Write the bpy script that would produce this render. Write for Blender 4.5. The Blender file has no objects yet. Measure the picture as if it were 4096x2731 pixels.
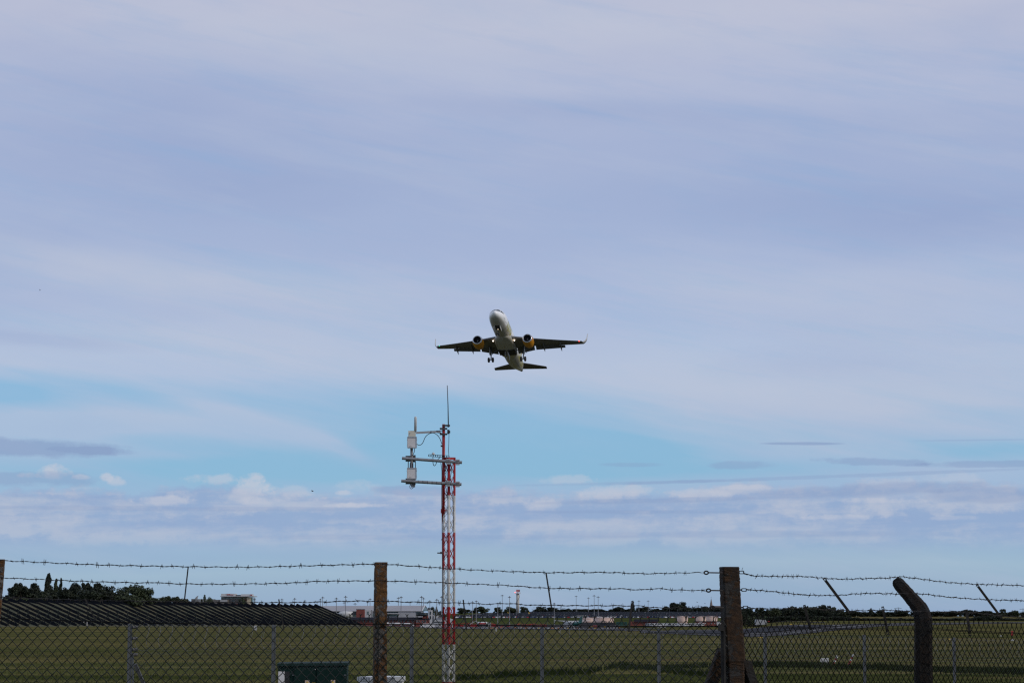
import bpy, math, random
from mathutils import Vector, Matrix
import numpy as np
R = math.radians
rnd = random.Random(7)
scene = bpy.context.scene
C = scene.collection

# ------------------------------------------------------------------ camera
EYE = 1.75                       # eye height above the ground at the camera
FPX = 10100.0                    # focal length in pixels of a 4096 px wide frame
PITCH = math.atan2(1094.5, FPX)
cam_d = bpy.data.cameras.new('camera')
cam_d.sensor_width = 22.3
cam_d.lens = 22.3 * FPX / 4096
cam_d.clip_start = 0.1
cam_d.clip_end = 30000
cam = bpy.data.objects.new('camera', cam_d)
cam.location = (0, 0, EYE)
cam.rotation_euler = (R(90) + PITCH, 0, 0)
C.objects.link(cam)
scene.camera = cam
scene.view_settings.view_transform = 'Standard'
scene.view_settings.look = 'None'
scene.view_settings.exposure = 0.0
scene.view_settings.gamma = 1.0
scene.view_settings.use_curve_mapping = False
scene.cycles.max_bounces = 4
scene.cycles.use_denoising = False
scene.cycles.filter_width = 1.3

def lin(r, g=None, b=None):
    if g is None:
        r, g, b = r
    f = lambda v: ((v / 255 + 0.055) / 1.055) ** 2.4 if v > 10 else v / 255 / 12.92
    return (f(r), f(g), f(b), 1.0)

# ------------------------------------------------------------------ little node-expression language
class X:
    """a scalar socket with arithmetic"""
    def __init__(s, nt, v): s.nt, s.v = nt, v
    def op(s, o, *a, clamp=False):
        n = s.nt.nodes.new('ShaderNodeMath'); n.operation = o; n.use_clamp = clamp
        for i, q in enumerate((s,) + a):
            if isinstance(q, X):
                if isinstance(q.v, (int, float)): n.inputs[i].default_value = q.v
                else: s.nt.links.new(q.v, n.inputs[i])
            else: n.inputs[i].default_value = q
        return X(s.nt, n.outputs[0])
    def __add__(s, o): return s.op('ADD', o)
    def __radd__(s, o): return s.op('ADD', o)
    def __sub__(s, o): return s.op('SUBTRACT', o)
    def __rsub__(s, o): return X(s.nt, float(o)).op('SUBTRACT', s)
    def __mul__(s, o): return s.op('MULTIPLY', o)
    def __rmul__(s, o): return s.op('MULTIPLY', o)
    def __truediv__(s, o): return s.op('DIVIDE', o)
    def sq(s): return s.op('MULTIPLY', s)
    def sat(s): return s.op('ADD', 0.0, clamp=True)
    def exp(s): return s.op('EXPONENT')
    def step(s, a, b):
        n = s.nt.nodes.new('ShaderNodeMapRange'); n.interpolation_type = 'SMOOTHSTEP'
        s.nt.links.new(s.v, n.inputs['Value'])
        n.inputs['From Min'].default_value = min(a, b); n.inputs['From Max'].default_value = max(a, b)
        if a > b: n.inputs['To Min'].default_value = 1; n.inputs['To Max'].default_value = 0
        return X(s.nt, n.outputs['Result'])
def vec(nt, x, y, z):
    n = nt.nodes.new('ShaderNodeCombineXYZ')
    for i, q in enumerate((x, y, z)):
        if isinstance(q, X): nt.links.new(q.v, n.inputs[i])
        else: n.inputs[i].default_value = q
    return n.outputs[0]
def noise(nt, v, scale=1.0, detail=4.0, rough=0.5, dist=0.0, color=False):
    n = nt.nodes.new('ShaderNodeTexNoise')
    if v is not None: nt.links.new(v, n.inputs['Vector'])
    n.inputs['Scale'].default_value = scale; n.inputs['Detail'].default_value = detail
    n.inputs['Roughness'].default_value = rough; n.inputs['Distortion'].default_value = dist
    return n.outputs['Color'] if color else X(nt, n.outputs['Fac'])
def mixc(nt, f, a, b):
    n = nt.nodes.new('ShaderNodeMix'); n.data_type = 'RGBA'
    fi, ai, bi = n.inputs[0], n.inputs[6], n.inputs[7]
    if isinstance(f, X): nt.links.new(f.v, fi)
    else: fi.default_value = f
    for s, q in ((ai, a), (bi, b)):
        if isinstance(q, (tuple, list)): s.default_value = q if len(q) == 4 else tuple(q) + (1,)
        else: nt.links.new(q, s)
    return n.outputs[2]

# ------------------------------------------------------------------ world: clouds by direction over a Nishita sky
SUN = Vector((0.78, -0.30, 0.50)).normalized()
world = bpy.data.worlds.new('World'); scene.world = world; world.use_nodes = True
nt = world.node_tree; nt.nodes.clear()
out = nt.nodes.new('ShaderNodeOutputWorld'); bg = nt.nodes.new('ShaderNodeBackground')
nt.links.new(bg.outputs[0], out.inputs[0]); bg.inputs['Strength'].default_value = 0.1
sky = nt.nodes.new('ShaderNodeTexSky'); sky.sky_type = 'NISHITA'; sky.sun_disc = False
sky.sun_elevation = math.asin(SUN.z); sky.sun_rotation = math.atan2(SUN.x, SUN.y)
tc = nt.nodes.new('ShaderNodeTexCoord'); sep = nt.nodes.new('ShaderNodeSeparateXYZ')
nt.links.new(tc.outputs['Generated'], sep.inputs[0])
dx, dy, dz = (X(nt, sep.outputs[i]) for i in range(3))
az = dx.op('ARCTAN2', dy) * 10.1            # +-2.03 across the photograph
el = dz.op('ARCSINE') * 10.1                # 0 at eye level, 2.45 at the top edge
wv = vec(nt, az * 0.5, el * 1.1, 0.0)
warp = noise(nt, wv, 1.2, 3, 0.5) - 0.5
warp2 = noise(nt, vec(nt, az * 0.5 + 31.0, el * 1.1, 0.0), 1.0, 3, 0.5) - 0.5
e1 = el + warp * 0.30
def ramp(fac, stops, lo, hi):
    r = nt.nodes.new('ShaderNodeValToRGB'); r.color_ramp.interpolation = 'EASE'
    cr = r.color_ramp
    while len(cr.elements) > 1: cr.elements.remove(cr.elements[-1])
    cr.elements[0].position = (stops[0][0] - lo) / (hi - lo); cr.elements[0].color = lin(stops[0][1])
    for p, c in stops[1:]:
        k = cr.elements.new((p - lo) / (hi - lo)); k.color = lin(c)
    nt.links.new(((fac - lo) / (hi - lo)).v, r.inputs[0])
    return r.outputs['Color']
def blob(a, e, wa, we, tilt=0.0):
    """soft ellipse of cloud or gap centred at photo bearing a, height e"""
    p = az - a; q = el - e - (az - a) * tilt
    return ((p / wa).sq() + (q / we).sq() + warp * 1.2).op('MULTIPLY', -1.0).exp().sat()
veil = ramp(e1, [(0, (144,168,198)), (.10, (152,177,201)), (.19, (158,184,205)), (.27, (150,178,206)), (.36, (156,182,211)), (.5, (157,184,214)),
                 (.75, (168,190,217)), (1.0, (177,193,219)), (1.25, (171,186,216)), (1.55, (163,179,212)), (1.85, (165,179,211)),
                 (2.1, (176,186,213)), (2.4, (187,192,213)), (3.2, (190,193,212)), (5.0, (176,186,210)), (15.9, (150,168,203))], 0, 16)
# clear blue air, seen in the gaps: the Nishita sky carried towards the photograph's cyan
skyc = nt.nodes.new('ShaderNodeMix'); skyc.data_type = 'RGBA'; skyc.inputs[0].default_value = 0.88
nt.links.new(sky.outputs[0], skyc.inputs[6])
bl = ramp(el, [(0, (158,188,208)), (.3, (146,188,217)), (.6, (133,184,219)), (.9, (138,184,221)), (2.0, (136,172,216)), (15.9, (110,150,205))], 0, 16)
scl = nt.nodes.new('ShaderNodeVectorMath'); scl.operation = 'SCALE'; scl.inputs['Scale'].default_value = 10.0
nt.links.new(bl, scl.inputs[0]); nt.links.new(scl.outputs[0], skyc.inputs[7])
blue = skyc.outputs[2]
gaps = blob(-2.05,.86,.28,.055,-.05) * 1.1 + blob(-1.35,.88,.6,.06,-.07) * .65 + blob(-.15,.79,.7,.10,-.04) * 1.0
gaps = gaps + blob(-.75,.60,1.3,.10,.03) * 1.25 + blob(.35,.64,.45,.08) * .95 + blob(1.95,.65,.33,.045) * .9 + blob(1.9,.78,.4,.05) * .3 + blob(.9,.575,.9,.035,.03) * .55
gaps = gaps + blob(-1.45,.70,.30,.04,-.1) * .4
mott0 = noise(nt, vec(nt, az * 2.2 + el, el * 6.0 + az * .8, 21.0), 1.0, 6, 0.62)
wisp = noise(nt, vec(nt, az * 0.9 + el * 1.4, el * 7.0 + az * 1.2, 3.0), 1.3, 6, 0.6)
gaps = (gaps - (wisp - 0.5) * 1.3).sat()
streak = blob(-1.05,.775,.42,.045,-.33) * 1.1 + blob(-1.75,.745,.42,.04,.0) * .9 + blob(-.70,.675,.13,.028,-.5) * .9 + blob(-1.45,.63,.25,.02) * .6
gaps = (gaps - streak.sat() * 0.7 - (mott0 - .5) * .5).sat()
veil10 = nt.nodes.new('ShaderNodeVectorMath'); veil10.operation = 'SCALE'; veil10.inputs['Scale'].default_value = 10.0
# wide soft shading of the high veil
big = noise(nt, vec(nt, az * 0.45 + 5.0, el * 1.8 - az * .16, 9.0), 1.1, 5, 0.55)
mott = noise(nt, vec(nt, az * 1.6 + 1.0, el * 3.6 - az * .3, 4.0), 1.0, 5, 0.6)
d1 = blob(-1.55,1.98,.95,.24,-.03) * .75 + blob(-.9,1.68,.9,.12,-.05) * .35 + blob(1.55,1.60,1.0,.13,-.03) * .75 + blob(.2,2.02,.7,.05,-.04) * .55 + blob(1.1,1.93,.8,.09,-.06) * .4 + blob(-1.9,1.08,.4,.03,-.05) * .4 + blob(1.2,.98,.5,.05) * .25
v1 = mixc(nt, (d1 + (big - .5) * 1.5 + (mott - .5) * .35).sat() * 0.8, veil, lin(149,167,205))
l1 = blob(-.9,1.30,1.0,.10,-.10) * .55 + blob(1.2,1.28,1.0,.10,-.04) * .5 + blob(-.3,1.0,1.5,.12,-.08) * .5 + blob(1.3,.85,1.0,.18) * .7 + blob(-1.4,.80,.6,.05) * .3 + blob(-.3,2.3,1.4,.15) * .5 + blob(-1.6,1.35,.5,.08,-.1) * .4
fine = noise(nt, vec(nt, az * 0.9 + 2.0 + el * 1.5, el * 5.5 + az * .9, 1.0), 1.0, 6, 0.6)
v2 = mixc(nt, (l1 + (fine - .5) * 1.3 + (mott - .5) * .5).sat() * 0.75, v1, lin(189,197,215))
nt.links.new(v2, veil10.inputs[0])
c0 = mixc(nt, gaps, veil10.outputs[0], blue)
def col10(r, g, b):
    q = lin(r, g, b); return (q[0] * 10, q[1] * 10, q[2] * 10, 1)
# low stratocumulus deck, in long layers with ragged billowing tops
bump = noise(nt, vec(nt, az * 2.4, el * 1.2, 4.0), 1.0, 5, 0.6)
bump2 = noise(nt, vec(nt, az * 15.0, el * 19.0, 2.0), 1.0, 5, 0.62)
b3 = noise(nt, vec(nt, az * 6.0, el * 9.0, 5.0), 1.0, 6, 0.65)
right = az.step(.3, 1.5)
top = (bump - .5) * .16 + (b3 - .5) * .13 + .505 + right * .03
deck = ((top - el) * 30.0).sat() * el.step(.235, .32)
st = noise(nt, vec(nt, az * 0.6 + (b3 - .5) * .5, el * 8.5 - az * .22 + (b3 - .5) * .55, 6.0), 1.2, 6, 0.6)
st2 = noise(nt, vec(nt, az * 2.6, el * 13.0, 8.0), 1.0, 6, 0.65)
shade = (st * .42 + st2 * .26 + b3 * .32 + (bump2 - .5) * .10).step(.42, .58)
deckc = mixc(nt, shade, col10(145,169,205), col10(177,188,209))
c1 = mixc(nt, deck * ((b3 - .5) * .7 + el.step(.24,.42) * .3 + .62).sat(), c0, deckc)
# lit heads of cumulus breaking out of the deck
def puff(a, e, wa, we, s=1.0):
    p = (az - a) / wa; q = (el - e) / we
    return ((1.0 - (p.sq() + q.sq()) + (bump2 - .5) * 3.0 + (b3 - .5) * 2.5) * 1.2).sat() * (el.step(e - we * 1.2, e - we * .1)) * s
pf = puff(-1.82,.556,.075,.034) + puff(-1.90,.545,.05,.014,.8) + puff(-1.71,.540,.04,.012,.8) + puff(-1.61,.540,.03,.020,.9) + puff(-1.57,.525,.04,.022,.8) + puff(-1.04,.535,.055,.032) + puff(-1.02,.50,.10,.03,.8) + puff(-1.2,.535,.12,.026,.7) + puff(-.9,.49,.12,.03,.5)
pf = pf + puff(-.62,.51,.09,.03,.4) + puff(-.66,.485,.05,.014,.8) + puff(.24,.535,.13,.026,.55) + puff(.42,.49,.18,.032,.7) + puff(.75,.475,.14,.028,.6) + puff(.95,.505,.12,.012,.6) + puff(1.5,.515,.14,.03,.45) + puff(1.75,.535,.12,.03,.4) + puff(1.45,.45,.22,.014,.5) + puff(-1.38,.45,.14,.022,.75) + puff(-.62,.435,.16,.012,.9) + puff(-1.0,.45,.1,.02,.6) + puff(.12,.44,.09,.03,.5) + puff(1.3,.385,.16,.012,.45) + puff(1.75,.38,.14,.012,.4)
c2 = mixc(nt, pf.sat() * .68, c1, col10(197,201,214))
# darker flat clouds
def lens(a, e, wa, we, tilt=0.0, rag=1.0):
    p = (az - a) / wa; q = (el - e - (az - a) * tilt) / we
    return ((1.0 - (p.sq() + q.sq()) + ((st2 - .5) * 1.6 + (b3 - .5) * 2.2) * rag) * 1.5).sat()
dk = lens(-2.0,.655,.50,.042,-.015) * .8 + lens(-1.65,.645,.20,.016,-.04) * .5 + lens(1.16,.678,.18,.007,-.01,.5) * .8 + lens(-1.95,.53,.32,.035) * .55 + lens(.92,.595,.16,.020,0) * .5 + lens(.48,.598,.13,.012,0) * .4 + lens(1.42,.605,.26,.018,-.03,1.4) * .6 + lens(1.95,.59,.35,.016,0) * .6
dk = dk + lens(1.3,.548,1.0,.009,.03,.9) * .4 + lens(.5,.525,.5,.008,.02,.9) * .3 + lens(-.38,.495,.20,.022,-.02) * .5 + lens(1.4,.49,.5,.03,.04) * .5 + lens(1.9,.47,.3,.035) * .5 + lens(.6,.455,.5,.012,.02) * .45 + lens(-1.3,.42,.9,.012) * .35 + lens(.5,.41,.5,.010) * .4 + lens(.9,.32,.9,.016) * .3 + lens(-.3,.31,1.0,.012) * .25 + lens(1.85,.685,.3,.004,0,.3) * .35
c3 = mixc(nt, dk.sat() * .8, c2, col10(135,157,195))
# low horizon: thin smooth air, slightly hazy
c4 = mixc(nt, el.step(.30, .18) * .7, c3, veil10.outputs[0])
nt.links.new(c4, bg.inputs['Color'])

sun_d = bpy.data.lights.new('sun', 'SUN'); sun_d.energy = 1.5; sun_d.angle = R(3.0); sun_d.color = (1.0, 0.90, 0.78)
sun = bpy.data.objects.new('sun', sun_d); C.objects.link(sun)
sun.rotation_euler = (-SUN).to_track_quat('-Z', 'Y').to_euler()

# ------------------------------------------------------------------ materials
def mat(name, c1, c2=None, scale=3.0, rough=0.8, metal=0.0, bump=0.0, bscale=20.0, detail=4, stretch=(1, 1, 1), emit=None, lo=.35, hi=.65, spec=0.5, rnd_amt=0.0):
    m = bpy.data.materials.new(name); m.use_nodes = True
    nt = m.node_tree; b = nt.nodes['Principled BSDF']
    b.inputs['Roughness'].default_value = rough; b.inputs['Metallic'].default_value = metal
    b.inputs['Specular IOR Level'].default_value = spec
    c1 = tuple(c1[:3]) + (1,)
    tcn = nt.nodes.new('ShaderNodeTexCoord'); mp = nt.nodes.new('ShaderNodeMapping')
    mp.inputs['Scale'].default_value = stretch
    nt.links.new(tcn.outputs['Object'], mp.inputs[0])
    if c2 is not None:
        f = noise(nt, mp.outputs[0], scale, detail, 0.6).step(lo, hi)
        col = mixc(nt, f, c1, tuple(c2[:3]) + (1,))
        if rnd_amt:
            oi = nt.nodes.new('ShaderNodeObjectInfo'); rv = X(nt, oi.outputs['Random'])
            hs = nt.nodes.new('ShaderNodeHueSaturation')
            nt.links.new(col, hs.inputs['Color']); nt.links.new((rv * rnd_amt + (1 - rnd_amt / 2)).v, hs.inputs['Value'])
            col = hs.outputs[0]
        nt.links.new(col, b.inputs['Base Color'])
    else:
        b.inputs['Base Color'].default_value = c1
    if bump:
        bn = nt.nodes.new('ShaderNodeBump'); bn.inputs['Strength'].default_value = bump; bn.inputs['Distance'].default_value = 0.02
        nt.links.new(noise(nt, mp.outputs[0], bscale, 5, 0.6).v, bn.inputs['Height']); nt.links.new(bn.outputs[0], b.inputs['Normal'])
    if emit:
        b.inputs['Emission Color'].default_value = tuple(emit[:3]) + (1,); b.inputs['Emission Strength'].default_value = emit[3]
    return m

M = {}
M['galv'] = mat('galvanised_steel', (.075,.083,.092), (.11,.12,.13), 4, .7, .2)
M['galv_light'] = mat('clean_galvanised_steel', (.24,.24,.245), (.33,.33,.335), 6, .5, .5)
M['galv_dark'] = mat('weathered_galvanised_steel', (.05,.05,.052), (.10,.10,.105), 12, .6, .3)
M['wire'] = mat('dark_rusty_wire', (.012,.011,.012), (.03,.024,.022), 30, .65, .3)
M['pvc'] = mat('dark_green_coated_wire', (.004,.008,.007), (.008,.012,.010), 5, .55, 0, spec=.3)
M['pvc_dark'] = mat('black_coated_wire', (.004,.004,.004), (.007,.007,.006), 5, .7, 0, spec=.1)
M['bar'] = mat('dull_steel_bar', (.012,.011,.010), (.03,.026,.022), 14, .8, .1)
M['white'] = mat('white_paint', (.46,.46,.45), (.56,.56,.54), 2, .6)
M['white_box'] = mat('off_white_plastic', (.66,.63,.61), (.72,.69,.67), 1, .5)
M['cream'] = mat('cream_plastic', (.50,.47,.37), (.54,.50,.40), 1, .5)
M['red'] = mat('red_paint', (.30,.010,.012), (.38,.016,.016), 6, .5)
M['redv'] = mat('bright_red_paint', (.34,.018,.018), (.42,.025,.025), 1, .6)
M['black'] = mat('black_rubber_and_shade', (.012,.012,.012), (.02,.02,.02), 8, .7)  # tyres and cables, and the painted shade in bays and pipe ends
M['dark'] = mat('dark_grey_metal', (.03,.03,.034), (.05,.05,.055), 3, .6, .2)
M['grey'] = mat('grey_cladding', (.20,.205,.21), (.24,.245,.25), .3, .6)
M['lgrey'] = mat('light_grey_cladding', (.34,.345,.35), (.40,.40,.41), .3, .6)
M['glass'] = mat('dark_window_glass', (.02,.035,.04), (.03,.05,.055), .2, .12)
M['gglass'] = mat('green_tinted_glass', (.06,.12,.115), (.10,.17,.16), .15, .15)
M['brick'] = mat('red_brick', (.17,.045,.035), (.22,.06,.045), .6, .85)
M['roof'] = mat('dark_slate_roof', (.008,.008,.014), (.014,.014,.020), .6, .9, spec=.1)
M['dgreen'] = mat('dark_green_painted_steel', (.003,.018,.014), (.005,.023,.018), 2, .7, spec=.15)
M['yellow'] = mat('yellow_paint', (.55,.36,.04), (.62,.42,.05), 1, .5)
M['orange'] = mat('orange_paint', (.55,.20,.03), None, rough=.5)
M['tank'] = mat('cream_tank_steel', (.50,.35,.28), (.58,.42,.34), .25, .55)
M['panel'] = mat('solar_panel_glass', (.003,.004,.006), (.004,.005,.008), .5, .8, spec=.02)
M['bark'] = mat('bark', (.035,.028,.02), (.06,.045,.032), 8, .9)
M['asphalt'] = mat('asphalt', (.040,.038,.040), (.060,.056,.056), .05, .95, stretch=(.3, 1, 1), spec=.08)
M['worn_white'] = mat('worn_white_marking', (.22,.22,.21), (.32,.32,.30), .4, .9, spec=.1)
M['asphalt_dark'] = mat('dark_resurfaced_asphalt', (.014,.014,.018), (.022,.022,.027), .08, .95, spec=.08)
M['blue'] = mat('blue_sheet', (.03,.16,.26), None, rough=.5)

def leafmat(name, a, b):
    m = mat(name, a, b, 1.5, .8, rnd_amt=.5)
    return m
M['leaf_dark'] = leafmat('dark_foliage', (.010,.016,.007), (.024,.034,.013))
M['leaf_mid'] = leafmat('mid_green_foliage', (.028,.040,.016), (.058,.074,.030))
M['leaf_grey'] = leafmat('grey_green_foliage', (.045,.052,.028), (.085,.088,.050))

def concrete(name, dark=1.0, orange=.5):
    m = bpy.data.materials.new(name); m.use_nodes = True
    nt = m.node_tree; b = nt.nodes['Principled BSDF']; b.inputs['Roughness'].default_value = .95
    tcn = nt.nodes.new('ShaderNodeTexCoord'); v = tcn.outputs['Object']
    k = dark
    base = mixc(nt, noise(nt, v, 35, 6, .7).step(.35, .65), (.10*k,.088*k,.075*k), (.22*k,.20*k,.18*k))
    o = (noise(nt, v, 9, 5, .62) - .5 + orange * .22 - .11 + (noise(nt, v, 45, 4, .7) - .5) * .5).step(-.02, .05)
    oc = mixc(nt, noise(nt, v, 22, 4, .6).step(.35, .65), (.10*k,.040*k,.008*k), (.24*k,.098*k,.012*k))
    c = mixc(nt, o * .9, base, oc)
    bk = (noise(nt, v, 14, 5, .7)).step(.60, .66)
    c = mixc(nt, bk * .8, c, (.012,.012,.010))
    wl = (noise(nt, v, 60, 3, .6)).step(.66, .70)
    c = mixc(nt, wl * .8, c, (.42*k,.42*k,.38*k))
    nt.links.new(c, b.inputs['Base Color'])
    bn = nt.nodes.new('ShaderNodeBump'); bn.inputs['Strength'].default_value = .9; bn.inputs['Distance'].default_value = .01
    nt.links.new((noise(nt, v, 40, 6, .7) + o * .4).v, bn.inputs['Height']); nt.links.new(bn.outputs[0], b.inputs['Normal'])
    return m
M['conc'] = concrete('lichened_concrete', .60, .82)
M['conc_dark'] = concrete('dark_lichened_concrete', .17, .78)
M['conc_black'] = concrete('near_black_concrete', .05, .5)  # all tones of the concrete scaled down to near black

# ------------------------------------------------------------------ mesh builder
class MB:
    def __init__(s): s.v, s.f, s.m, s.mi, s.sm = [], [], [], 0, []; s.smooth = False
    def add(s, vs, fs):
        o = len(s.v); s.v.extend([tuple(p) for p in vs])
        for f in fs: s.f.append(tuple(i + o for i in f)); s.m.append(s.mi); s.sm.append(s.smooth)
    def box(s, c, d, rz=0.0, rot=None):
        x, y, z = d[0]/2, d[1]/2, d[2]/2; c = Vector(c)
        mt = rot if rot is not None else Matrix.Rotation(rz, 3, 'Z')
        vs = [c + mt @ Vector((a*x, b*y, e*z)) for e in (-1, 1) for b in (-1, 1) for a in (-1, 1)]
        s.add(vs, [(0,2,3,1),(4,5,7,6),(0,1,5,4),(2,6,7,3),(0,4,6,2),(1,3,7,5)])
    def bar(s, p, q, w, d, side=(0, 1, 0)):
        """box from p to q, w wide across the view and d deep along side"""
        p, q = Vector(p), Vector(q); a = (q - p).normalized(); sd = Vector(side)
        n = (sd - a * sd.dot(a)).normalized(); t = a.cross(n)
        vs = [o + t * (i * w/2) + n * (j * d/2) for o in (p, q) for i, j in ((-1,-1),(1,-1),(1,1),(-1,1))]
        s.add(vs, [(0,3,2,1),(4,5,6,7),(0,1,5,4),(1,2,6,5),(2,3,7,6),(3,0,4,7)])
    def tube(s, pts, r, n=5, cap=True):
        pts = [Vector(p) for p in pts]; k = len(pts)
        rs = r if isinstance(r, (list, tuple)) else [r] * k
        t0 = (pts[1] - pts[0]).normalized()
        u = Vector((0, 0, 1)) if abs(t0.z) < .9 else Vector((1, 0, 0))
        u = (u - t0 * u.dot(t0)).normalized(); vs = []
        for i, p in enumerate(pts):
            t = (pts[min(i+1, k-1)] - pts[max(i-1, 0)])
            if t.length < 1e-9: t = t0
            t.normalize(); u = (u - t * u.dot(t))
            if u.length < 1e-6: u = t.orthogonal()
            u.normalize(); w = t.cross(u)
            for j in range(n):
                a = 2 * math.pi * j / n; vs.append(p + (u * math.cos(a) + w * math.sin(a)) * rs[i])
        fs = [(i*n+j, i*n+(j+1) % n, (i+1)*n+(j+1) % n, (i+1)*n+j) for i in range(k-1) for j in range(n)]
        if cap: fs += [tuple(range(n-1, -1, -1)), tuple((k-1)*n + j for j in range(n))]
        s.add(vs, fs)
    def cyl(s, p, q, r, r2=None, n=12): s.tube([p, q], [r, r if r2 is None else r2], n)
    def loft(s, rings, cap=True, closed=True):
        n = len(rings[0]); vs = [p for r in rings for p in r]
        m_ = n if closed else n - 1
        fs = [(i*n+j, i*n+(j+1) % n, (i+1)*n+(j+1) % n, (i+1)*n+j) for i in range(len(rings)-1) for j in range(m_)]
        if cap: fs += [tuple(range(n-1, -1, -1)), tuple((len(rings)-1)*n + j for j in range(n))]
        s.add(vs, fs)
    def quad(s, a, b, c, d): s.add([a, b, c, d], [(0, 1, 2, 3)])
    def sphere(s, c, r, n=10, m=6, sz=(1, 1, 1)):
        c = Vector(c); rings = []
        for i in range(m + 1):
            t = math.pi * i / m; rr = max(math.sin(t), .001)
            rings.append([c + Vector((rr*math.cos(2*math.pi*j/n)*sz[0], rr*math.sin(2*math.pi*j/n)*sz[1], math.cos(t)*sz[2])) * r for j in range(n)])
        s.loft(rings, cap=False)
    def mesh(s, name, mats, origin=(0, 0, 0)):
        me = bpy.data.meshes.new(name); o = Vector(origin)
        me.from_pydata([tuple(Vector(p) - o) for p in s.v], [], s.f)
        for m_ in (mats if isinstance(mats, (list, tuple)) else [mats]): me.materials.append(m_)
        me.polygons.foreach_set('material_index', s.m); me.polygons.foreach_set('use_smooth', s.sm)
        me.update(); return me
    def build(s, name, mats, parent=None, kind=None, label=None):
        """vertices are given in world coordinates unless the parent is placed later (origin at 0)"""
        org = world_loc(parent) if parent else Vector((0, 0, 0))
        o = bpy.data.objects.new(name, s.mesh(name, mats, org)); C.objects.link(o)
        if parent: o.parent = parent
        if kind: o['kind'] = kind
        if label: o['label'] = label
        return o
def world_loc(o):
    v = Vector((0, 0, 0))
    while o: v += o.location; o = o.parent
    return v
def thing(name, label, cat, loc=(0, 0, 0), group=None):
    o = bpy.data.objects.new(name, None); C.objects.link(o); o.location = loc
    o.empty_display_size = .3
    o['label'] = label; o['category'] = cat
    if group: o['group'] = group
    return o
def tag(o, label, cat, group=None):
    o['label'] = label; o['category'] = cat
    if group: o['group'] = group
    return o
def recentre(o):
    """put a one-mesh thing's origin at its base"""
    me = o.data; xs = [v.co for v in me.vertices]
    c = Vector(((min(v.x for v in xs)+max(v.x for v in xs))/2, (min(v.y for v in xs)+max(v.y for v in xs))/2, min(v.z for v in xs)))
    me.transform(Matrix.Translation(-c)); o.location = c; return o
def dup(root, loc=None, rot=None, scale=None, label=None, group=None):
    r = root.copy(); C.objects.link(r)
    if loc is not None: r.location = loc
    if rot is not None: r.rotation_euler = rot
    if scale is not None: r.scale = scale
    if label: r['label'] = label
    if group: r['group'] = group
    for ch in root.children:
        c = ch.copy(); C.objects.link(c); c.parent = r
        for g in ch.children:
            d = g.copy(); C.objects.link(d); d.parent = c
    return r

# ------------------------------------------------------------------ from the photograph's bearings to places
cp, sp = math.cos(PITCH), math.sin(PITCH)
def ray(x, y):
    a, b = x - 2048.0, -(y - 1365.5)
    return Vector((a, FPX*cp - b*sp, FPX*sp + b*cp))
def P(x, y, Y):
    d = ray(x, y); return Vector((0, 0, EYE)) + d * (Y / d.y)
def proj(p):
    q = Vector(p) - Vector((0, 0, EYE)); f = q.y*cp + q.z*sp; u = -q.y*sp + q.z*cp
    return 2048 + q.x/f*FPX, 1365.5 - u/f*FPX
def interp(t, x):
    if x <= t[0][0]: return t[0][1]
    for (a, b), (c, d) in zip(t, t[1:]):
        if x <= c: return b + (d-b)*(x-a)/(c-a)
    return t[-1][1]
def smooth(x, a, b):
    t = min(max((x-a)/(b-a), 0), 1); return t*t*(3-2*t)
NEAR = [(-200,1.75),(19,1.75),(43,2.15),(78,2.6),(105,2.72),(200,3.0),(300,3.4),(500,4.0)]
HC = NEAR + [(700,4.6),(1000,5.6),(1540,7.6),(1900,6.75),(1905,6.7),(1965,2.1),(2500,-2.6),(2700,-2.8),(3200,0),(9000,25)]
HL = NEAR + [(700,4.2),(1000,4.4),(1350,5.6),(1600,6.6),(2300,6.4),(2700,6.0),(9000,20)]
HR = NEAR + [(700,4.15),(1000,4.2),(1300,4.05),(1700,3.85),(1800,3.7),(2000,2.5),(2400,1.35),(2800,.4),(3400,3),(9000,25)]
def H(x, y):
    """height of the ground (world z)"""
    u = x / max(y, 60.0)
    wl = 1 - smooth(u, -.052, -.018); wr = smooth(u, .088, .112)
    h = interp(HC, y)
    if wl > 0: h = h*(1-wl) + interp(HL, y)*wl
    if wr > 0: h = h*(1-wr) + interp(HR, y)*wr
    if 100 < y: h += .05*math.sin(x*.05+1)*math.sin(y*.03)
    return EYE - h
def where(x):
    for k, s in ((2000, 'left of the radar tower'), (2150, 'under the radar tower'), (2330, 'left of the tall floodlight group'), (2470, 'above the big pair of fuel tanks'), (2640, 'below the lone poplar'), (2790, 'above the single fuel tank'), (2960, 'near the church spire'),
                 (3130, 'just right of the thick corner post'), (3290, 'left of the upper slanting steel bar'), (3420, 'behind the slanting steel bar'), (3560, 'between slanting bar and bent post'), (3760, 'behind the bent post'), (3900, 'right of the bent post'), (4010, 'behind the right slanting bar')):
        if x < k: return s
    return 'close to the right edge'
def G(x, y, start=60.0, end=2600.0):
    """the point of the ground seen at photo position x, y"""
    d = ray(x, y); Y = start; prev = None
    while Y < end:
        p = Vector((0, 0, EYE)) + d*(Y/d.y); g = p.z - H(p.x, p.y)
        if g < 0:
            a, b = (prev or Y), Y
            for _ in range(20):
                m = (a+b)/2; q = Vector((0, 0, EYE)) + d*(m/d.y)
                if q.z - H(q.x, q.y) < 0: b = m
                else: a = m
            q = Vector((0, 0, EYE)) + d*(b/d.y); q.z = H(q.x, q.y); return q
        prev = Y; Y += max(2.0, Y*.004)
    q = Vector((0, 0, EYE)) + d*(end/d.y); q.z = H(q.x, q.y); return q
def ground_at(x, Y):
    """ground under the bearing of photo column x, at distance Y"""
    p = P(x, 2480, Y); p.z = H(p.x, Y); return p

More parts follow.
